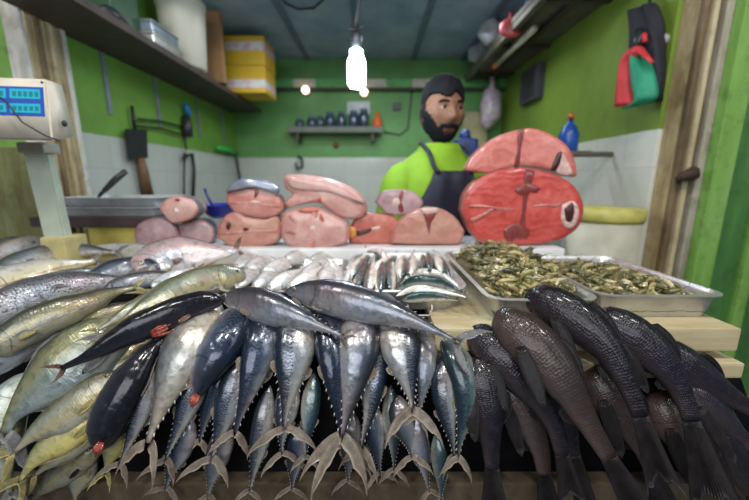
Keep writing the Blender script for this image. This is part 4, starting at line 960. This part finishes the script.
for px, py, lab in ((305.5, 90, 'small lit globe lamp on the back wall, left of the hanging bulb'), (364, 92, 'small lit globe lamp on the back wall, just below the hanging bulb')):
    l = thing('wall_lamp', lab, 'lamp', bk(px, py), 'globe lamps on the back wall')
    MB().ball(bk(px, py, Yb-.05), .030, n=14).build('globe', m_glow, l, True)
    MB().lathe([(.018, 0), (.018, .07), (.03, .072), (.03, .085)], bk(px, py, Yb-.045), 12, Matrix.Rotation(-PI/2, 4, 'X')).build('holder', m_cr, l, True)
s0, s1 = bk(290, 134), bk(382, 127)
bs = thing('back_shelf', 'short dark shelf with jars on the green back wall', 'shelf', (s0.x, Yb, s0.z))
MB().box(s0.x, s1.x, Yb-.11, Yb+.04, s0.z, s0.z+.045, b=.003).build('shelf_board', plain('grey_shelf', (.14, .16, .13), .6), bs)
for x in (s0.x+.08, s1.x-.08): MB().box(x-.012, x+.012, Yb-.09, Yb+.04, s0.z-.07, s0.z, b=.002).build('bracket', m_shelf, bs)
zt = s0.z+.0455
m_jar = plain('dark_glass', (.035, .060, .10), .15, 0, .2, 10, None, 0, .6); m_jl = plain('jar_lid', (.10, .13, .18), .4, .3)
for i, (px, r, hh) in enumerate(((301, .036, .07), (313, .040, .085), (321, .034, .09), (331, .042, .12), (342, .038, .125), (354, .042, .13), (364, .040, .145))):
    cx = bk(px, 128).x
    j = thing('jar', ('first', 'second', 'third', 'fourth', 'fifth', 'sixth', 'seventh')[i]+' dark jar from the left on the back wall shelf', 'jar', (cx, Yb-.04, zt), 'dark jars on the back shelf')
    MB().lathe([(r*.9, 0), (r, .006), (r, hh*.7), (r*.7, hh*.82)], (cx, Yb-.04, zt), 16).build('glass_body', m_jar, j, True)
    MB().lathe([(r*.72, hh*.8), (r*.74, hh), (r*.5, hh+.004)], (cx, Yb-.04, zt), 16).build('lid', m_jl, j, True)
q0, q1 = bk(347, 114), bk(370, 101)
tag(MB().box(q0.x, q1.x, Yb+.02, Yb+.034, q0.z, q1.z, b=.002).build('wall_card', plain('pale_card', (.50, .58, .60), .5), at=(q0.x, Yb+.03, q0.z)), 'pale blank card fixed to the back wall above the jars', 'card')
cx = bk(375, 128).x
tag(MB().lathe([(.045, 0), (.043, .02), (.012, .12), (.006, .125)], (cx+.02, Yb-.05, zt), 12).build('orange_cone', plain('orange_plastic', (.66, .12, .025), .5), None, True, at=(cx, Yb-.05, zt)), 'small orange cone at the right end of the back shelf', 'cone')
q0 = bk(397, 106)
tag(MB().box(q0.x-.035, q0.x+.035, Yb+.02, Yb+.04, q0.z-.03, q0.z+.03, b=.004).build('wall_socket', m_dark, at=(q0.x, Yb+.03, q0.z)), 'dark square socket on the back wall right of the jar shelf', 'socket')
tag(MB().tube([bk(384, 132, Yb+.03), bk(400, 135, Yb+.03), bk(408, 128, Yb+.03), bk(411, 100, Yb+.03), bk(412, 90, Yb+.03)], .006, 6).build('power_cord', m_dark, None, True, at=bk(384, 132, Yb+.03)), 'dark cord running up the back wall beside the man', 'cord')
tag(MB().lathe([(.022, 0), (.026, .008), (.012, .016)], bk(336, 145, Yb+.03), 12, Matrix.Rotation(PI/2, 4, 'X')).build('rust_stud', plain('rust_red', (.25, .06, .04), .6), None, True, at=bk(336, 145, Yb+.03)), 'small rust-red knob on the green back wall below the jars', 'knob')
tag(MB().tube([bk(298, 156, Yb+.02), bk(302, 159, Yb), bk(302, 167, Yb), bk(297, 169, Yb), bk(296, 163, Yb+.01)], .011, 8).build('wall_hook', m_iron, None, True, at=bk(300, 160)), 'dark hook on the tiles of the back wall left of centre', 'hook')
tag(MB().box(bk(462, 140, Yb).x, bk(486, 140, Yb).x, Yb-.02, Yb+.03, bk(470, 168).z, bk(470, 112).z, b=.004).build('wall_cupboard', plain('beige_cupboard', (.38, .36, .20), .6), at=(.8, Yb, 1.5)), 'beige cupboard panel on the back wall right of the man', 'cupboard')
# plastic bags in the right back corner
def bag(label, px, py, rx, rz, Y, m, group=None):
    mb = MB(); c = bk(px, py, Y); n0 = len(mb.v); mb.ball(c, rx, rx*.7, rz, 18)
    for v in mb.v: v += Vector((noise.noise(v*16), noise.noise(v*16+Vector((5, 0, 0))), noise.noise(v*16+Vector((9, 3, 0)))))*rx*.35
    mb.tube([c+Vector((0, 0, rz*.8)), c+Vector((rx*.1, 0, rz*1.25)), c+Vector((rx*.05, .01, rz*1.5))], [rx*.35, rx*.18, rx*.25], 8)
    o = mb.build('plastic_bag', m, None, True, at=c); return tag(o, label, 'bag', group)
m_bagw = plain('white_bag_plastic', (.52, .52, .55), .35, 0, .1, 30, (.40, .24, .34))
bag('white and pinkish plastic bag hanging in the back right corner', 490, 108, .085, .15, 2.85, m_bagw)

# ================================================================ RIGHT WALL
m_sh2 = plain('grey_brown_shelf', (.13, .115, .085), .6, 0, .2, 14)
rs_ = thing('wall_shelf', 'wide grey-brown shelf high on the right wall', 'shelf', (XR, 2.2, 2.17))
MB().box(.73, XR-.001, 1.43, 3.0, 2.165, 2.19, b=.003).build('shelf_board', m_sh2, rs_)
MB().box(.735, .765, 1.43, 3.0, 2.135, 2.165).build('front_rail', m_sh2, rs_)
MB().box(.90, .93, 1.43, 3.0, 2.14, 2.165).build('rail', m_shelf, rs_)
for y in (1.75, 2.3, 2.85): MB().box(.77, XR-.002, y-.015, y+.015, 2.145, 2.165).build('crosspiece', m_shelf, rs_)
tb_ = thing('tube_lamp', 'unlit tube lamp with orange end under the right shelf', 'lamp', (.85, 2.2, 2.13))
MB().tube([(.83, 1.95, 2.12), (.83, 2.5, 2.12)], .017, 10).build('tube', plain('frosted_tube', (.50, .48, .36), .4), tb_, True)
MB().tube([(.83, 2.5, 2.12), (.83, 2.56, 2.12)], .019, 10).build('end_cap', plain('orange_cap', (.70, .16, .02), .4), tb_, True)
m_bag2 = plain('grey_bag_plastic', (.40, .42, .45), .4, 0, .2, 20)
bag('grey plastic bag on the far end of the right shelf', 480, 52, .085, .10, 2.75, m_bag2, 'bags on the right shelf')
bag('pale grey plastic bag on the right shelf, in front of the far one', 491, 32, .075, .075, 2.35, m_bag2, 'bags on the right shelf')
bag('red plastic bag near the edge of the right shelf', 510, 28, .055, .05, 2.05, plain('red_bag_plastic', (.42, .06, .07), .4), 'bags on the right shelf')
tag(MB().lathe([(.040, 0), (.045, .008), (.045, .11), (.025, .14), (.022, .17)], (.80, 1.92, 2.191), 16).build('blue_bottle', plain('blue_plastic', (.02, .13, .42), .35), None, True, at=(.80, 1.92, 2.19)), 'blue bottle on the right shelf', 'bottle')
m_purp = plain('dark_purple_grey', (.055, .050, .068), .55, 0, .15, 20)
def rw(px, py, off=.03): return PX(px, py, XR-off)
p0, p1 = rw(523, 66), rw(540, 102)
db = thing('switch_box', 'dark box fixed to the right wall beneath the shelf', 'box', rw(532, 84))
MB().box(XR-.05, XR-.001, rw(540, 84).y, rw(523, 84).y, rw(532, 101).z, rw(532, 68).z, b=.006).build('case', m_purp, db)
MB().box(XR-.056, XR-.05, rw(537, 84).y, rw(526, 84).y, rw(532, 97).z, rw(532, 72).z, b=.002).build('cover', m_dark, db)
# jacket and folded umbrella
jk = thing('jacket', 'dark jacket hanging on the right wall behind the red and green umbrella', 'jacket', rw(655, 40))
mb = MB(); J = [(643, 8, .04), (646, 26, .06), (646, 50, .072), (646, 80, .075), (646, 102, .055)]
for i_ in range(1):
    P = catmull([rw(x, y, .055) for x, y, r in J], 12); vs = []
    for i, p in enumerate(P):
        rad = interp([(k_/4, J[k_][2]) for k_ in range(5)], i/11)
        for q in range(16):
            a = 2*PI*q/16; rr_ = rad*(1+.18*math.sin(a*3+i*.4))
            vs.append(p+Vector((.045*math.sin(a)*(.8+.4*math.sin(a*4)), rr_*math.cos(a), 0)))
    mb.add(vs, [[i*16+q, i*16+(q+1) % 16, (i+1)*16+(q+1) % 16, (i+1)*16+q] for i in range(11) for q in range(16)]+[list(range(16))[::-1], [11*16+q for q in range(16)]])
mb.build('cloth', plain('black_cloth', (.016, .017, .026), .8), jk, True)
MB().tube([rw(650, 0, .03), rw(649, 9, .05)], .006, 6).build('loop', m_dark, jk, True)
um = thing('umbrella', 'folded red and green umbrella hanging on the right wall', 'umbrella', rw(632, 80, .1))
m_ur = plain('red_cloth', (.60, .035, .045), .6, 0, .12, 15); m_ug = plain('green_cloth', (.015, .27, .15), .6, 0, .12, 15)
def gore(name, left, right, m, off, bulge):
    n = 14; L = catmull([rw(x, y, off) for x, y in left], n); R_ = catmull([rw(x, y, off) for x, y in right], n); vs = []
    for a, b_ in zip(L, R_):
        for j in range(7): 
            q = j/6; vs.append(a.lerp(b_, q)+Vector((-bulge*math.sin(PI*q)-.003, -.2*bulge*math.sin(PI*q), 0)))
        for j in range(7):
            q = 1-j/6; vs.append(a.lerp(b_, q)+Vector((.012, 0, 0)))
    m_ = 14; f_ = [[i*m_+j, i*m_+(j+1) % m_, (i+1)*m_+(j+1) % m_, (i+1)*m_+j] for i in range(n-1) for j in range(m_)]
    f_ += [list(range(m_))[::-1], [(n-1)*m_+j for j in range(m_)]]
    return mesh_obj(name, vs, f_, m, um)
gore('red_panel', [(632, 48), (623, 58), (619, 78), (616, 95), (615, 107)], [(641, 56), (634, 64), (632, 80), (633, 94), (634, 104)], m_ur, .11, .03)
gore('red_edge', [(632, 48), (636, 46), (640, 47), (644, 52)], [(634, 58), (641, 56), (647, 60), (652, 63)], m_ur, .125, .012)
gore('green_panel', [(636, 52), (631, 64), (632, 85), (635, 103), (622, 109)], [(642, 53), (649, 64), (654, 82), (655, 96), (648, 104)], m_ug, .10, .035)
MB().tube([rw(638, 30, .09), rw(640, 40, .09), rw(637, 50, .09)], [.012, .022, .020], 10).build('handle', m_dark, um, True)
MB().tube([rw(644, 34, .10), rw(645, 42, .10)], .008, 8).build('red_tab', m_ur, um, True)
tag(MB().lathe([(.018, 0), (.020, .006), (.020, .03), (.012, .034)], PX(666, 40, XR-.0005), 14, Matrix.Rotation(-PI/2, 4, 'Y')).build('white_plug', plain('greyish_plug', (.46, .46, .47), .5), None, True, at=PX(666, 40, XR)), 'greyish plug on the right wall between the dark jacket and the post', 'plug')
mb = MB(); mb.tube([PY(676, 180, 1.24), PY(684, 176, 1.23), PY(694, 173, 1.235), PY(700, 172, 1.225)], [.010, .018, .026, .014], 8)
tag(mb.build('door_bolt', plain('rusty_iron', (.06, .032, .02), .7, .3), None, True, at=PY(690, 175, 1.24)), 'rusty bolt on the green strip of the right post', 'bolt')
# bottle, drum and box behind the right trays
bb = thing('spray_bottle', 'bright blue bottle with orange trigger behind the coral half steak', 'bottle', (.86, 1.62, 1.40))
c_ = PY(567, 152, 1.6)
MB().lathe([(.038, 0), (.042, .01), (.042, .075), (.028, .11), (.014, .12), (.014, .14)], c_, 18).build('flask', plain('royal_blue_plastic', (.012, .075, .36), .3), bb, True)
MB().tube([c_+Vector((.0, -.005, .138)), c_+Vector((-.01, -.02, .155)), c_+Vector((-.025, -.035, .145))], [.011, .012, .007], 8).build('trigger', plain('orange_trigger', (.55, .16, .03), .4), bb, True)
MB().box(c_.x-.07, c_.x+.07, c_.y-.07, c_.y+.07, c_.z-.02, c_.z, b=.003).build('wall_bracket', m_sh2, bb)
MB().tube([c_+Vector((0, 0, -.01)), (XR-.002, c_.y, c_.z-.01)], .012, 8).build('bracket_arm', m_sh2, bb)
c_ = PY(617, 262, 1.55); c_.z = 0
bl = thing('drum', 'white drum with yellow lid standing behind the right shrimp tray', 'drum', (.925, 1.37, 0))
zt_ = PY(617, 211, 1.3).z
MB().lathe([(.115, 0), (.125, .02), (.130, zt_-.04)], (.925, 1.37, 0), 32).build('drum_body', plain('dirty_white_plastic', (.50, .48, .38), .5, 0, .15, 6), bl, True)
MB().lathe([(.132, zt_-.045), (.138, zt_-.03), (.138, zt_), (.128, zt_+.008), (.05, zt_+.012)], (.925, 1.37, 0), 32).build('lid', plain('yellow_lid', (.50, .46, .12), .45), bl, True)
c2 = PY(575, 235, 1.5)
tag(MB().box(c2.x-.22, c2.x-.08, 1.46, 1.60, 0, 1.22, b=.01).build('foam_box', plain('grey_green_foam', (.38, .42, .36), .6), at=(c2.x, 1.47, 0)), 'grey-green tall box behind the largest red steak', 'box')

jc = thing('jerry_can', 'deep blue plastic can on a stand behind the man at his right', 'can', (.40, 1.95, 1.3))
q0, q1 = PY(455, 182, 1.9), PY(480, 128, 1.9)
MB().box(q0.x, q1.x, 1.9, 2.04, q0.z, q1.z-.05, b=.02).build('can_body', plain('dark_blue_plastic', (.010, .030, .16), .35), jc, True)
MB().tube([((q0.x+q1.x)/2, 1.97, q1.z-.055), ((q0.x+q1.x)/2, 1.97, q1.z)], [.04, .022], 14).build('neck', plain('dark_blue_cap', (.012, .04, .2), .35), jc, True)
MB().box(q0.x-.04, q1.x+.04, 1.86, 2.08, 0, q0.z, b=.006).build('stand', m_shelf, jc)

# ================================================================ HANGING LIGHT BULB
bu = thing('light_bulb', 'glowing white bulb hanging from a dark cord in the middle of the stall', 'bulb', PY(357, 68, 1.25))
c_ = PY(356.5, 70, 1.25)
t = NT('glowing_glass'); t.p(Base_Color=(1, 1, 1), Emission_Color=(.86, .94, 1), Emission_Strength=26); m_bulb = t.m
MB().lathe([(.008, -.058), (.022, -.055), (.030, -.045), (.031, .020), (.028, .034), (.022, .040)], c_, 20).build('glass_tube', m_bulb, bu, True)
MB().lathe([(.022, .040), (.022, .060), (.016, .064)], c_, 16).build('cap', m_bulb, bu, True)
MB().lathe([(.018, .064), (.019, .080), (.020, .105), (.008, .118)], c_, 16).build('socket', m_dark, bu, True)
MB().tube([c_+Vector((0, 0, .115)), c_+Vector((.004, .0, .16)), c_+Vector((.03, .06, .40)), (c_.x+.05, 1.45, ZC)], .005, 6).build('cord', m_dark, bu, True)
MB().tube([c_+Vector((-.03, 0, .128)), c_+Vector((-.012, 0, .122)), c_+Vector((.012, 0, .126)), c_+Vector((.03, 0, .14))], .004, 6).build('tie_wire', m_dark, bu, True)
pl = bpy.data.lights.new('bulb_light', 'POINT'); pl.energy = 8; pl.color = (.66, .83, 1); pl.shadow_soft_size = .04
lo = bpy.data.objects.new('bulb_light', pl); COL.objects.link(lo); lo.location = c_+Vector((0, -.05, -.01))
def cw(px, py): 
    return PZ(px, py, ZC-.02)
tag(MB().tube([cw(281, -6), cw(285, 3), cw(298, 9), cw(314, 8), cw(323, 0), cw(326, -8)], .007, 6).build('looped_wire', m_dark, None, True, at=cw(300, 8)), 'looped dark cord hanging along the ceiling left of the bulb', 'cord')

# ================================================================ THE FISHMONGER
m_skin = plain('brown_skin', (.215, .105, .060), .62, 0, .10, 60); m_skin.node_tree.nodes['Principled BSDF'].inputs['Specular IOR Level'].default_value = .3
m_hair = plain('black_hair', (.007, .007, .010), .75, 0, .2, 160, None, .6); m_hair.node_tree.nodes['Principled BSDF'].inputs['Specular IOR Level'].default_value = .2
m_lime = plain('lime_cloth', (.20, .37, .010), .75, 0, .08, 12)
m_navy = plain('navy_cloth', (.010, .012, .030), .7, 0, .12, 14)
m_trou = plain('dark_trousers', (.03, .03, .035), .8)
MX, MY = .262, 1.44
man = thing('person', 'bearded man in lime green t-shirt and navy apron standing behind the steaks, looking right', 'person', (MX, MY, 0))
YAW = math.radians(18); Rz = Matrix.Rotation(YAW, 3, 'Z'); O = Vector((MX, MY, 0))
def bl_(x, y, z): return O+Rz @ Vector((x, -y, z))      # x: to the image right, y: forward of the body
J = {}; E = []
def jn(n, p, r): J[n] = (len(J), bl_(*p), r)
jn('pelvis', (0, 0, .93), .125); jn('waist', (0, .0, 1.06), .115); jn('chest', (0, .0, 1.24), .130); jn('upper', (0, -.005, 1.35), .090); jn('neck', (0, -.005, 1.45), .055); jn('neck2', (0, .015, 1.53), .052)
E += [('pelvis', 'waist'), ('waist', 'chest'), ('chest', 'upper'), ('upper', 'neck'), ('neck', 'neck2')]
for s, n in ((-1, 'a'), (1, 'b')):
    jn('sh'+n, (s*.145, -.005, 1.365), .048); jn('el'+n, (s*.195, -.01, 1.11), .042); jn('wr'+n, (s*.175, .135, 1.215), .027); jn('pa'+n, (s*.172, .185, 1.205), .029)
    E += [('upper', 'sh'+n), ('sh'+n, 'el'+n), ('el'+n, 'wr'+n), ('wr'+n, 'pa'+n)]
    for q in range(4):
        x = s*.175+(q-1.5)*.019; z = 1.200
        L = (.066, .076, .072, .056)[q]
        jn('f%s%d' % (n, q), (x, .212, z-.003), .0095); jn('g%s%d' % (n, q), (x, .212+L*.55, z-.010), .0085); jn('h%s%d' % (n, q), (x, .212+L*.85, z-.026), .0075)
        E += [('pa'+n, 'f%s%d' % (n, q)), ('f%s%d' % (n, q), 'g%s%d' % (n, q)), ('g%s%d' % (n, q), 'h%s%d' % (n, q))]
    jn('t'+n, (s*.130, .180, 1.192), .011); jn('u'+n, (s*.115, .215, 1.184), .009)
    E += [('pa'+n, 't'+n), ('t'+n, 'u'+n)]
    jn('hp'+n, (s*.09, 0, .88), .095); jn('kn'+n, (s*.10, .01, .48), .062); jn('an'+n, (s*.105, -.01, .085), .042); jn('to'+n, (s*.115, .13, .045), .040)
    E += [('pelvis', 'hp'+n), ('hp'+n, 'kn'+n), ('kn'+n, 'an'+n), ('an'+n, 'to'+n)]
me = bpy.data.meshes.new('body')
me.from_pydata([v[1]-O for v in J.values()], [(J[a][0], J[b][0]) for a, b in E], [])
ob = bpy.data.objects.new('body', me); COL.objects.link(ob); ob.parent = man
md = ob.modifiers.new('skin', 'SKIN'); md.use_smooth_shade = True
for n, (i, p, r) in J.items():
    sv_ = me.skin_vertices[0].data[i]; k_ = 1.0
    sv_.radius = (r*(1.15 if n in ('pelvis', 'waist', 'chest', 'upper') else 1), r*(.85 if n in ('pelvis', 'waist', 'chest', 'upper') else 1)); sv_.use_root = (n == 'pelvis')
sb_ = ob.modifiers.new('sub', 'SUBSURF'); sb_.levels = 1; sb_.render_levels = 2
me.materials.append(m_skin)
# head: one surface with brow, eye hollows, nose, lips, jaw and ears
HY = math.radians(14); Rh = Matrix.Rotation(HY, 3, 'Z') @ Matrix.Rotation(math.radians(4), 3, 'X')
HC = Vector((.262, 1.405, 1.606))
def gs(x, c, w): return math.exp(-((x-c)/w)**2)
def head_pt(th, ph):     # th from the crown, ph = 0 straight ahead
    d = Vector((math.sin(th)*math.sin(ph), math.sin(th)*math.cos(ph), math.cos(th)))
    x, y, z = d.x*.080, d.y*.096, d.z*.118
    fr_ = max(0, d.y)
    if z < -.02:
        q = (-z-.02)/.10; x *= 1-.22*q; y *= 1-.10*q
        if d.y < 0: y *= 1-.25*q
    if d.y < .1 and z < -.07: z = -.07-(z+.07)*-.35
    y += .004*gs(z, .030, .014)*gs(x, 0, .05)*fr_                         # brow
    y -= .012*fr_*(gs(x, .031, .015)+gs(x, -.031, .015))*gs(z, .012, .012)   # eye hollows
    y += fr_*gs(x, 0, .009+.006*max(0, min(1, (.02-z)/.05)))*(.024*gs(z, -.026, .014)+.015*gs(z, -.006, .018))   # nose
    y += fr_*.007*gs(x, 0, .022)*(gs(z, -.058, .006)+gs(z, -.070, .007))  # lips
    y -= fr_*.004*gs(x, 0, .024)*gs(z, -.064, .003)
    y += fr_*.008*gs(x, 0, .025)*gs(z, -.100, .016)                      # chin
    x += math.copysign(.006, x)*gs(abs(x), .06, .02)*gs(z, -.008, .02)*fr_ if abs(x) > .03 else 0
    return Vector((x, y, z))
NTH, NPH = 56, 72
def hw(p): return HC+Rh @ Vector((p.x, -p.y, p.z))
pts = [[head_pt(PI*(i+.02)/(NTH+.04), 2*PI*j/NPH) for j in range(NPH)] for i in range(NTH+1)]
vs = [hw(p) for r in pts for p in r]
fs = [[i*NPH+j, (i+1)*NPH+j, (i+1)*NPH+(j+1) % NPH, i*NPH+(j+1) % NPH] for i in range(NTH) for j in range(NPH)]
hd_ = mesh_obj('head', vs, fs, m_skin, man)
def patch(name, test, off, m, jit=.0):
    idx = {}; V2 = []; F2 = []
    cen = Vector((0, 0, 0))
    for i in range(NTH):
        for j in range(NPH):
            q = [(i, j), (i+1, j), (i+1, (j+1) % NPH), (i, (j+1) % NPH)]
            c = sum((pts[a][b] for a, b in q), Vector())/4
            if test(c): F2.append(q)
    used = sorted({v for f in F2 for v in f})
    for lay in (1, 0):
        for v in used:
            p = pts[v[0]][v[1]]; o = off(p)
            e = o*(1+jit*noise.noise(p*120)) if lay else -.002
            idx[(v, lay)] = len(V2); V2.append(hw(p+p.normalized()*e))
    cnt_ = {}
    for f in F2:
        for a, b in zip(f, f[1:]+f[:1]): cnt_[(a, b)] = 1
    out = []
    for f in F2:
        out.append([idx[(v, 1)] for v in f]); out.append([idx[(v, 0)] for v in f[::-1]])
        for a, b in zip(f, f[1:]+f[:1]):
            if (b, a) not in cnt_: out.append([idx[(a, 1)], idx[(a, 0)], idx[(b, 0)], idx[(b, 1)]])
    return mesh_obj(name, V2, out, m, man)
def hair_t(c):
    if c.z > .080: return True
    if c.y > .040: return c.z > .056+.010*math.sin(c.x*90)-abs(c.x)*.15
    if c.y > -.028: return c.z > .028+max(0, c.y-.015)*1.3
    return c.z > -.060
patch('hair', hair_t, lambda p: .003+.019*max(0, min(1, (p.z-.03)/.06))*(1 if p.y > -.06 else .7)*(.85+.30*noise.noise(p*26+Vector((2, 7, 1)))), m_hair, .35)
def beard_t(c):
    if c.y < -.010: return False
    ax = abs(c.x)
    if ax < .025 and -.076 < c.z < -.056: return False
    if ax < .033 and -.058 < c.z < -.045: return True
    if .022 < ax < .036 and -.09 < c.z < -.050: return True
    if c.y < .028 and ax > .05: return c.z < .028
    return c.z < -.080+(ax/.066)**2*.060
patch('beard', beard_t, lambda p: .003+.005*max(0, min(1, (-p.z-.05)/.05)), m_hair, .6)
m_lip = plain('lips', (.20, .075, .06), .4)
patch('lips', lambda c: c.y > .06 and abs(c.x) < .022 and -.074 < c.z < -.056, lambda p: .0012, m_lip)
m_eye = plain('eye_white', (.30, .28, .26), .35, 0, .03)
for sg in (-1, 1):
    c = Vector((sg*.031, .074, .012)); mb = MB(); mb.ball(hw(c), .0115, n=14); mb.k = 1
    mb.ball(hw(c+Vector((.003, .0060, 0))), .0075, n=10); mb.build('eye', [m_eye, m_hair], man, True)
    mb = MB(); mb.tube([hw(Vector((sg*x, y, z))) for x, y, z in ((.014, .093, .029), (.028, .091, .034), (.042, .083, .033), (.050, .074, .028))], [.003, .0048, .0042, .002], 6); mb.build('eyebrow', m_hair, man, True)
    mb = MB(); mb.tube([hw(Vector((sg*x, y, z))) for x, y, z in ((.018, .084, .015), (.031, .0875, .0205), (.044, .079, .016))], [.002, .0055, .002], 6); mb.build('eyelid', m_skin, man, True)
    # ear
    mb = MB(); rim = [Vector((sg*(.074+.010*math.sin(a)*.4), -.006-.016*math.cos(a)*.8, -.004+.030*math.sin(a-PI/2)*-1)) for a in [PI*2*q/12 for q in range(13)]]
    mb.tube([hw(p) for p in rim], .0045, 6, False)
    mb.ball(hw(Vector((sg*.072, -.006, -.004))), .006, .014, .026, 12); mb.build('ear', m_skin, man, True)
# t-shirt
def loft(mb, rings, n=28):
    vs = []
    for (cx, cy, cz, rx, ry) in rings:
        for k_ in range(n):
            a = 2*PI*k_/n; ca, sa = math.cos(a), math.sin(a)
            vs.append(bl_(cx+rx*math.copysign(abs(ca)**.85, ca), cy+ry*math.copysign(abs(sa)**.85, sa)+.004*math.sin(a*5+cz*30), cz))
    m_ = len(rings)
    return mb.add(vs, [[i*n+k_, i*n+(k_+1) % n, (i+1)*n+(k_+1) % n, (i+1)*n+k_] for i in range(m_-1) for k_ in range(n)])
mb = MB()
loft(mb, [(0, 0, .86, .178, .135), (0, 0, .98, .172, .130), (0, 0, 1.10, .175, .132), (0, 0, 1.24, .180, .140), (0, 0, 1.34, .182, .130), (0, -.003, 1.395, .172, .108), (0, -.003, 1.432, .138, .094), (0, 0, 1.465, .092, .078), (0, .006, 1.492, .074, .070), (0, .006, 1.484, .066, .062)])
for s in (-1, 1):
    P = [bl_(s*.115, -.005, 1.365), bl_(s*.150, -.005, 1.350), bl_(s*.178, -.006, 1.29), bl_(s*.196, -.008, 1.20), bl_(s*.200, -.010, 1.15)]
    mb.tube(catmull(P, 14), [.056, .062, .068, .072, .073, .077, .075, .073, .072, .071, .070, .069, .068, .067], 18, False)
mb.build('t_shirt', m_lime, man, True)
mb = MB(); loft(mb, [(0, 0, .96, .165, .125), (0, 0, .86, .172, .130), (0, 0, .80, .17, .125)])
for s in (-1, 1):
    mb.tube([bl_(s*.088, 0, .86), bl_(s*.10, .01, .48), bl_(s*.105, 0, .09)], [.102, .080, .062], 18)
mb.build('trousers', m_trou, man, True)
# apron
vs = []; rows = [(1.385, .078, .136), (1.345, .095, .144), (1.30, .118, .147), (1.24, .150, .150), (1.16, .165, .150), (1.05, .185, .146), (.95, .19, .146), (.70, .19, .165), (.55, .185, .175)]
for z, hwid, fy in rows:
    for j in range(13):
        q = j/12*2-1; x = q*hwid; y = fy*math.sqrt(max(.02, 1-(x/.235)**2))+.006*math.sin(q*7+z*9)
        vs.append(bl_(x, y, z))
for z, hwid, fy in rows:
    for j in range(13):
        q = j/12*2-1; x = q*hwid; y = fy*math.sqrt(max(.02, 1-(x/.235)**2))+.006*math.sin(q*7+z*9)-.006
        vs.append(bl_(x, y, z))
n = len(rows); N = n*13; fs = []
for i in range(n-1):
    for j in range(12):
        q = [i*13+j, i*13+j+1, (i+1)*13+j+1, (i+1)*13+j]; fs += [q, [v+N for v in q[::-1]]]
    for j in (0, 12): fs.append([i*13+j, (i+1)*13+j, (i+1)*13+j+N, i*13+j+N])
for i in (0, n-1):
    for j in range(12): fs.append([i*13+j, i*13+j+N, i*13+j+1+N, i*13+j+1])
mesh_obj('apron', vs, fs, m_navy, man)
for s in (-1, 1):
    MB().tube(catmull([bl_(s*.070, .136, 1.378), bl_(s*.084, .124, 1.40), bl_(s*.088, .088, 1.452), bl_(s*.086, .02, 1.490), bl_(s*.050, -.070, 1.500)], 14), .0085, 8).build('apron_strap', m_navy, man, True)
